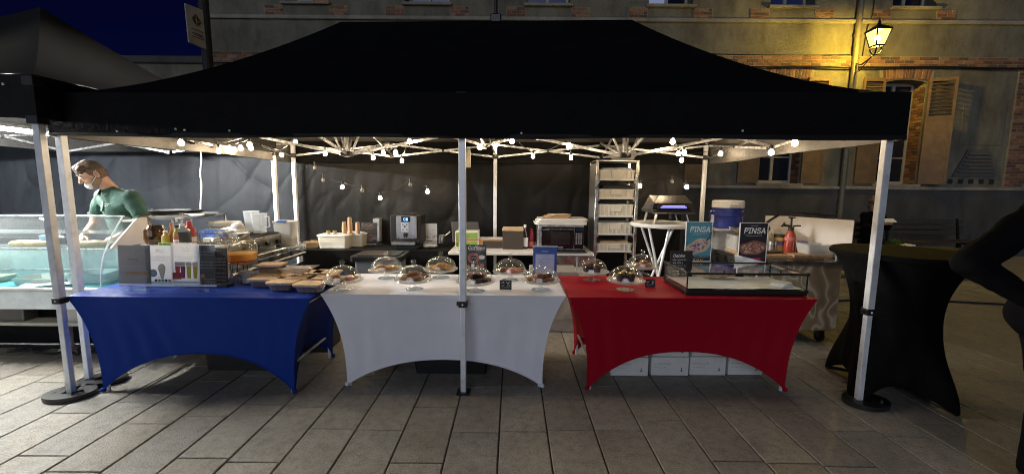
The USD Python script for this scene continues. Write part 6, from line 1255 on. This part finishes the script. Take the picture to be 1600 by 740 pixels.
# ================================================================== PEOPLE
def rot_to(yaw, pitch, tilt=0):
    return trimesh.transformations.rotation_matrix(yaw, (0, 0, 1)) @ trimesh.transformations.rotation_matrix(pitch, (1, 0, 0)) @ trimesh.transformations.rotation_matrix(tilt, (0, 1, 0))
def hand_bones(wrist, d, n, side, r=.011, curl=.5, k=1.0):
    """palm and five fingers: d points along the hand, n out of the back of the hand, the thumb leaves on the given side"""
    d = np.array(d, float); d /= np.linalg.norm(d); n = np.array(n, float); n -= d*(n@d); n /= np.linalg.norm(n); s = np.cross(d, n)*side
    w = np.array(wrist, float); B_ = []
    pc = [w+d*.085*k+s*o*k for o in (-.030, -.010, .010, .030)]
    for p in pc: B_.append(((w+d*.01*k, .020*k), (p, .0135*k)))
    for a, b in zip(pc[:-1], pc[1:]): B_.append(((a, .0125*k), (b, .0125*k)))
    for p, L in zip(pc, (.058, .072, .078, .068)):
        q1 = p+(d*math.cos(curl*.5)-n*math.sin(curl*.5))*L*.5*k; q2 = q1+(d*math.cos(curl*1.1)-n*math.sin(curl*1.1))*L*.3*k; q3 = q2+(d*math.cos(curl*1.6)-n*math.sin(curl*1.6))*L*.25*k
        B_ += [((p, .0105*k), (q1, .0092*k)), ((q1, .0092*k), (q2, .0085*k)), ((q2, .0085*k), (q3, .007*k))]
    t0 = w+d*.03*k+s*.028*k; t1 = t0+(d*.6+s*.7-n*.2)*.035*k; t2 = t1+(d*.85+s*.35-n*.35)*.033*k
    B_ += [((w+d*.02*k, .018*k), (t0, .014*k)), ((t0, .0135*k), (t1, .011*k)), ((t1, .011*k), (t2, .009*k))]
    return B_
def person(label, Jn, head, yaw, pitch, tilt, top_m, leg_m, hair_m, shoe_m, hands, sleeve=1.0, skin_m=skin, fat=1.0, hair='short', name='person', beard=False, seated=False, brow_m=None):
    g = {k: np.array(v, float) for k, v in Jn.items()}; T = rot_to(yaw, pitch, tilt); head = np.array(head, float)
    H = lambda p: (T[:3, :3] @ np.array(p, float))+head
    root = thing(name, label, 'person', (0, 0, 0))
    bones = [((H((0, .012, .032)), .083), (H((0, -.012, .030)), .080)), ((H((0, -.035, .01)), .062), (H((0, -.066, -.088)), .030)), ((H((-.038, -.005, -.045)), .034), (H((-.018, -.062, -.085)), .028)), ((H((.038, -.005, -.045)), .034), (H((.018, -.062, -.085)), .028)),
             ((H((0, -.085, .022)), .012), (H((0, -.113, -.018)), .0125)), ((H((-.012, -.100, -.022)), .009), (H((.012, -.100, -.022)), .009)), ((H((-.035, -.076, .036)), .014), (H((.035, -.076, .036)), .014)),
             ((H((-.040, -.055, -.015)), .026), (H((.040, -.055, -.015)), .026)), ((H((-.014, -.088, -.052)), .010), (H((.014, -.088, -.052)), .010)),
             ((H((0, .022, -.02)), .058), (g['neck'], .060*fat)), ((g['neck'], .060*fat), (g['chest'], .11*fat))]
    for s in 'lr': bones += [((g['chest'], .11*fat), (g['sh'+s], .06*fat)), ((g['sh'+s], .055*fat), (g['el'+s], .042*fat)), ((g['el'+s], .041*fat), (g['wr'+s], .028))]
    bones += [((g['chest'], .12*fat), (g['hip'], .125*fat))]
    for s in 'lr': bones += [((g['hip']*.5+g['hp'+s]*.5, .10*fat), (g['kn'+s], .055)), ((g['kn'+s], .052), (g['an'+s], .036))]
    for s in 'lr':
        if hands.get(s): bones += hand_bones(g['wr'+s], *hands[s])
    body = chain(bones, .016, 8)
    b = part(root, 'body', body, skin_m, smooth=True)
    for s in (-1, 1):
        e = part(b, 'eye', ball(.0115, H((s*.031, -.083, .018)), 2), M('eye_white', (.6, .57, .54), .2)); part(b, 'iris', ball(.0062, H((s*.031, -.0905, .016)), 1), ink)
        part(b, 'eyebrow', tube([H((s*.016, -.093, .040)), H((s*.032, -.094, .046)), H((s*.050, -.080, .040))], .0045, 6), brow_m or hair_m)
        ear = ball(1, (0, 0, 0), 2, (.011, .020, .034)); ear.vertices = np.array([H(v+np.array([s*.082, .012, .004])) for v in ear.vertices]); part(b, 'ear', ear, skin_m, smooth=True)
        ear2 = ball(1, (0, 0, 0), 1, (.005, .011, .019)); ear2.vertices = np.array([H(v+np.array([s*.091, .010, .008])) for v in ear2.vertices]); part(b, 'ear_hollow', ear2, M('skin_shadow_tone', (.33, .17, .115), .6), smooth=True)
    part(b, 'lips', tube([H((-.022, -.090, -.052)), H((0, -.099, -.050)), H((.022, -.090, -.052))], .0052, 6), M('lip_skin', (.36, .15, .12), .5))
    # hair
    if hair == 'short':
        cap = chain([((H((0, .018, .048)), .082), (H((0, -.018, .055)), .074)), ((H((0, .05, .0)), .060), (H((0, .02, .05)), .084)), ((H((-.045, -.045, .088)), .030), (H((.045, -.045, .092)), .032)), ((H((0, -.055, .098)), .032), (H((0, .02, .092)), .050))], .012, 6)
        part(root, 'hair', jitter(cap, .006, 60, 2), hair_m, smooth=True)
        sides = chain([((H((-.020, .03, .0)), .068), (H((.020, .03, .0)), .068)), ((H((-.028, .0, .035)), .060), (H((.028, .0, .035)), .060)), ((H((0, .055, -.035)), .045), (H((0, .05, .0)), .05))], .014, 4); part(root, 'hair', sides, M('faded_hair', (.10, .06, .04), .8, var=.3, scale=60), smooth=True, label='short cropped hair at the sides and nape')
    else:
        cap = chain([((H((0, .02, .04)), .094), (H((0, -.02, .055)), .080)), ((H((0, .05, -.06)), .07), (H((0, .03, .03)), .09)), ((H((0, .07, .11)), .05), (H((0, .05, .09)), .06))], .014, 6); part(root, 'hair', jitter(cap, .006, 50, 3), hair_m, smooth=True)
    # upper garment: trunk and sleeves in one piece
    tb = [((g['chest'], .142*fat), (g['hip']+np.array([0, 0, .02]), .150*fat)), ((g['neck']+np.array([0, 0, -.04]), .072*fat), (g['chest'], .14*fat))]
    for s in 'lr':
        tb += [((g['chest']+np.array([0, 0, .03]), .120*fat), (g['sh'+s], .076*fat)), ((g['chest'], .128*fat), (g['sh'+s]*.8+g['chest']*.2, .082*fat)), ((g['neck']+np.array([0, 0, -.045]), .06), (g['sh'+s], .070*fat))]
        if sleeve >= 1: tb += [((g['sh'+s], .072*fat), (g['el'+s], .058*fat)), ((g['el'+s], .057*fat), (g['wr'+s], .042))]
        else: tb += [((g['sh'+s], .073*fat), (g['sh'+s]+(g['el'+s]-g['sh'+s])*sleeve, .068*fat))]
    shirt = jitter(chain(tb, .016, 8), .013, 13, 5); part(root, 'top_garment', shirt, top_m, smooth=True)
    if sleeve < 1:
        for s in 'lr':
            d = g['el'+s]-g['sh'+s]; c = g['sh'+s]+d*(sleeve+.16); d = d/np.linalg.norm(d); a = np.cross(d, (0, 1, .1)); a /= np.linalg.norm(a); q = np.cross(d, a)
            part(root, 'cuff', tube([c+.066*fat*(math.cos(t)*a+math.sin(t)*q) for t in np.linspace(0, 2*PI, 25)[:-1]], .009, 6, True), top_m, smooth=True)
    lb = []
    for s in 'lr': lb += [((g['hip']*.6+g['hp'+s]*.4, .135*fat), (g['kn'+s], .075)), ((g['kn'+s], .073), (g['an'+s]+np.array([0, 0, .02]), .055))]
    lb += [((g['hpl'], .12*fat), (g['hpr'], .12*fat))]
    part(root, 'trousers', jitter(chain(lb, .02, 8), .006, 9, 6), leg_m, smooth=True)
    fd = T[:3, :3] @ np.array([0, -1.0, 0]); fd[2] = 0; fd /= np.linalg.norm(fd)
    for s in 'lr': sh = chain([((g['an'+s]*[1, 1, 0]+[0, 0, .045], .042), (g['an'+s]*[1, 1, 0]+fd*.16+[0, 0, .035], .034)), ((g['an'+s]*[1, 1, 0]+[0, 0, .09], .045), (g['an'+s]*[1, 1, 0]+[0, 0, .045], .043))], .02, 4); part(root, 'shoe', sh, shoe_m, smooth=True)
    return root, H, g, b
green_polo = M('green_polo', (.027, .070, .053), .9, var=.12, scale=20, bump=.2, bscale=300, bdist=.002)
jeans = M('dark_apron_cloth', (.035, .045, .06), .85, var=.2)
man, H, g, mb = person('man in a green polo shirt and lowered face mask looking down behind the showcase',
    dict(neck=(-3.870, 4.03, 1.5), chest=(-3.835, 4.075, 1.315), hip=(-3.795, 4.15, 0.98), shl=(-3.650, 3.995, 1.425), shr=(-4.030, 4.12, 1.425), ell=(-3.550, 4.02, 1.155), elr=(-4.115, 4.08, 1.16), wrl=(-3.715, 3.9, 1.06), wrr=(-4.050, 3.9, 1.06), hpl=(-3.715, 4.13, 0.93), hpr=(-3.895, 4.19, 0.93), knl=(-3.705, 4.12, 0.5), knr=(-3.915, 4.18, 0.5), anl=(-3.695, 4.16, 0.08), anr=(-3.925, 4.22, 0.08)),
    (-3.935, 3.935, 1.635), -.62, .58, .10, green_polo, jeans, M('brown_quiff_hair', (.055, .032, .020), .7, var=.4, scale=70), blackp, {'l': ((-.75, -.55, -.35), (0, -.3, 1), 1, .011, .6), 'r': ((.3, -.85, -.4), (0, -.3, 1), -1, .011, .6)}, sleeve=.52, fat=1.0)
mask = ball(1, (0, 0, 0), 3, (.048, .030, .036)); mask.vertices = np.array([H(v+np.array([0, -.078, -.072])) for v in mask.vertices]); mp = part(man, 'face_mask', mask, M('grey_mask', (.50, .52, .52), .8), smooth=True)
for s in (-1, 1): part(mp, 'ear_loop', tube([H((s*.045, -.072, -.06)), H((s*.068, -.03, -.03)), H((s*.086, .012, .0))], .0022, 5), whitep)
stub = chain([((H((-.030, -.006, -.047)), .0445), (H((-.015, -.058, -.086)), .032)), ((H((.030, -.006, -.047)), .0445), (H((.015, -.058, -.086)), .032))], .012, 4); part(man, 'stubble_beard', stub, M('grey_stubble', (.23, .14, .10), .8, var=.35, scale=90), smooth=True)
nk = g['neck']+np.array([-.012, -.01, -.022])
fx = np.array([.93, -.34, 0]); fy = np.array([-.34, -.93, 0])
def collar_fn(u, v):
    a = PI/2+.38+(2*PI-.76)*u; r = .062+.034*v; fr = np.clip(np.sin(a), 0, 1)
    z = .050-.058*v-.035*fr-.012*fr*v
    return tuple(nk[i]+r*np.cos(a)*fx[i]*1.05+r*np.sin(a)*fy[i]+(z if i == 2 else 0) for i in range(3))
part(man, 'collar', grid(collar_fn, 40, 6, .004), green_polo, smooth=60)
ch = g['chest']+fy*.143
part(man, 'placket', bar(ch+np.array([0, 0, .10])+fy*-.02, ch+np.array([0, 0, -.02])+fy*.008, .026, .008), M('dark_green_placket', (.035, .085, .06), .85))
for z in (.06, .02): part(man, 'button', ball(.006, ch+np.array([0, 0, z])+fy*(.004-.02*z/.1), 1), whitep)
lg = ch+fx*.085+np.array([0, 0, .045])-fy*.006
d_ = fx*.96-fy*.25; d_ /= np.linalg.norm(d_); T4 = np.eye(4); T4[:3, 0] = d_; T4[:3, 1] = -np.cross((0, 0, 1.0), d_)*-1; T4[:3, 3] = lg+fy*.022
for k, (z, hh, x1) in enumerate(((.0, .010, .045), (-.017, .013, .030))): squiggle(man, lambda m: (lambda q: (q.apply_transform(T4), q)[1])(m.copy()), -.03, x1, z, hh, white_ink, 140+k, 'shirt_logo')

dark_coat = M('black_coat', (.004, .004, .005), .9, var=.3, scale=8, spec=.08)
dcx, dcy = 2.855, 2.02
person('person in dark clothes with one elbow out at the right edge', dict(neck=(dcx, dcy, 1.53), chest=(dcx, dcy+.01, 1.34), hip=(dcx, dcy+.02, .98), shl=(dcx+.18, dcy-.05, 1.46), shr=(dcx-.19, dcy+.04, 1.46), ell=(dcx+.26, dcy-.12, 1.17), elr=(dcx-.535, dcy+.06, 1.19), wrl=(dcx+.15, dcy-.30, 1.02), wrr=(dcx-.25, dcy-.06, .98), hpl=(dcx+.10, dcy, .93), hpr=(dcx-.14, dcy+.03, .93), knl=(dcx+.12, dcy-.03, .50), knr=(dcx-.12, dcy-.02, .50), anl=(dcx+.13, dcy+.03, .08), anr=(dcx-.10, dcy+.02, .08)),
       (dcx-.01, dcy-.03, 1.68), .5, .1, 0, dark_coat, dark_coat, M('dark_hair', (.02, .015, .012), .6), blackp, {'l': ((-.3, -.6, -.5), (.5, -.5, .5), 1), 'r': ((.8, -.3, -.5), (-.2, -.9, .2), -1)}, fat=1.22)
bp = at(1363, 345, Y=8.2); bx_, by_ = bp[0], 8.2
def xyz(x, y, z): return (bx_+x, by_+y, z)
person('person in dark clothes seated on a far bench holding white paper', dict(neck=xyz(0, 0, 1.13), chest=xyz(0, .02, .95), hip=xyz(0, .06, .56), shl=xyz(.17, 0, 1.06), shr=xyz(-.17, 0, 1.06), ell=xyz(.22, -.10, .82), elr=xyz(-.22, -.10, .82), wrl=xyz(.08, -.30, .92), wrr=xyz(-.08, -.30, .92), hpl=xyz(.09, .03, .52), hpr=xyz(-.09, .03, .52), knl=xyz(.12, -.38, .50), knr=xyz(-.12, -.38, .50), anl=xyz(.12, -.36, .08), anr=xyz(-.12, -.36, .08)),
       xyz(-.02, -.03, 1.27), -.25, .35, 0, dark_coat, dark_coat, M('auburn_hair', (.13, .07, .045), .6), blackp, {'l': ((-.5, -.6, .2), (.6, -.4, .5), 1), 'r': ((.5, -.6, .2), (-.6, -.4, .5), -1)}, fat=.92, hair='long')
one('paper_sheet', 'white folded paper held by the person seated far back', 'paper', rotm(B(-.12, .12, -.004, .004, -.05, .05), (1, 0, 0), -.9), paper, xyz(-.01, -.38, .99), .1)

# ================================================================== FAR RIGHT: BENCHES, POT, BINS
wood_dark = M('dark_bench_wood', (.045, .038, .03), .7, var=.3)
def bench(label, x, y, L, rz=0):
    t = thing('bench', label, 'bench', (x, y, 0), rz)
    for k in range(4): part(t, 'seat_slat', B(-L/2, L/2, -.20+.105*k, -.105+.105*k, .425, .46, .005), wood_dark)
    for k in range(3): part(t, 'back_slat', rotm(B(-L/2, L/2, .235, .26, .56+.12*k, .655+.12*k, .005), (1, 0, 0), -.12, (0, .24, .46)), wood_dark)
    for sx in (-1, 1):
        x_ = sx*(L/2-.15); part(t, 'leg', J(B(x_-.03, x_+.03, -.18, -.12, .004, .423), B(x_-.03, x_+.03, .16, .22, .004, .423), B(x_-.03, x_+.03, -.12, .16, .36, .42), bar((x_, .21, .42), (x_, .30, .92), .05, .03)), iron)
bench('dark slatted bench under the seated person', bx_-.1, 8.26, 1.7)
bench('dark slatted bench against the wall right of the seated person', bx_+2.1, 9.2, 2.2)
t = thing('planter', 'grey round planter with a small green plant behind the right post', 'planter', (at(1397, 370, Y=7.2)[0], 7.2, 0))
part(t, 'pot', lathe([(0, .004), (.17, .004), (.20, .50), (.215, .52), (.20, .55), (.18, .55), (.17, .48), (0, .48)], 28), M('grey_pot', (.20, .21, .20), .7), smooth=40); part(t, 'soil', lathe([(0, .50), (.175, .50), (.175, .49), (0, .49)], 20), joint_m)
r = random.Random(12); lv_ = []
for k in range(150):
    a, e = r.uniform(0, 2*PI), r.uniform(.1, 1.4); L_ = r.uniform(.08, .20); d = np.array([math.cos(a)*math.cos(e), math.sin(a)*math.cos(e), math.sin(e)]); p = np.array([0, 0, .50])+d*L_; s = np.cross(d, (0, 0, 1)); s = s/np.linalg.norm(s)*.018
    lv_.append(trimesh.Trimesh([p-d*.04, p+s, p+d*.05, p-s], [(0, 1, 2), (0, 2, 3)], process=False))
part(t, 'foliage', J(lv_), M('plant_green', (.08, .13, .03), .6), kind='stuff'); part(t, 'stem', J(*[rod((0, 0, .48), (.05*math.cos(a), .05*math.sin(a), .62), .005, 5) for a in (0, 2, 4)]), M('plant_stem', (.06, .07, .03), .7))
t = thing('folding_chair', 'dark folding chair beside the far bench', 'chair', (at(1325, 360, Y=7.6)[0], 7.6, 0), .5)
part(t, 'seat', B(-.21, .21, -.20, .20, .44, .465, .005), wood_dark); part(t, 'backrest', B(-.21, .21, .20, .225, .62, .88, .006), wood_dark)
for sx in (-1, 1): part(t, 'leg', rod((sx*.20, -.22, .004), (sx*.20, .21, .90), .014, 8), iron); part(t, 'leg', rod((sx*.18, .24, .004), (sx*.18, -.16, .44), .014, 8), iron)
t = thing('low_table', 'low dark table with a white cloth right of the grey planter', 'table', (at(1440, 395, Y=7.6)[0], 7.6, 0)); part(t, 'table_top', B(-.75, .75, -.3, .3, .46, .50, .005), wood_dark)
for x in (-.68, .68):
    for y in (-.25, .25): part(t, 'leg', B(x-.025, x+.025, y-.025, y+.025, .004, .459), wood_dark)
one('white_cloth', 'white rumpled cloth at the left end of the low dark table', 'cloth', jitter(B(-.12, .12, -.09, .09, 0, .08, .02).subdivide().subdivide().subdivide(), .02, 12, 3), paper, (at(1418, 380, Y=7.5)[0], 7.52, .50), .3, smooth=50)
one('kraft_bag', 'flat pale bag lying beside the white cloth on the low dark table', 'bag', jitter(B(-.13, .13, -.06, .06, 0, .03, .01).subdivide().subdivide(), .012, 12, 4), kraft, (at(1436, 385, Y=7.5)[0], 7.48, .50), -.2, smooth=50)
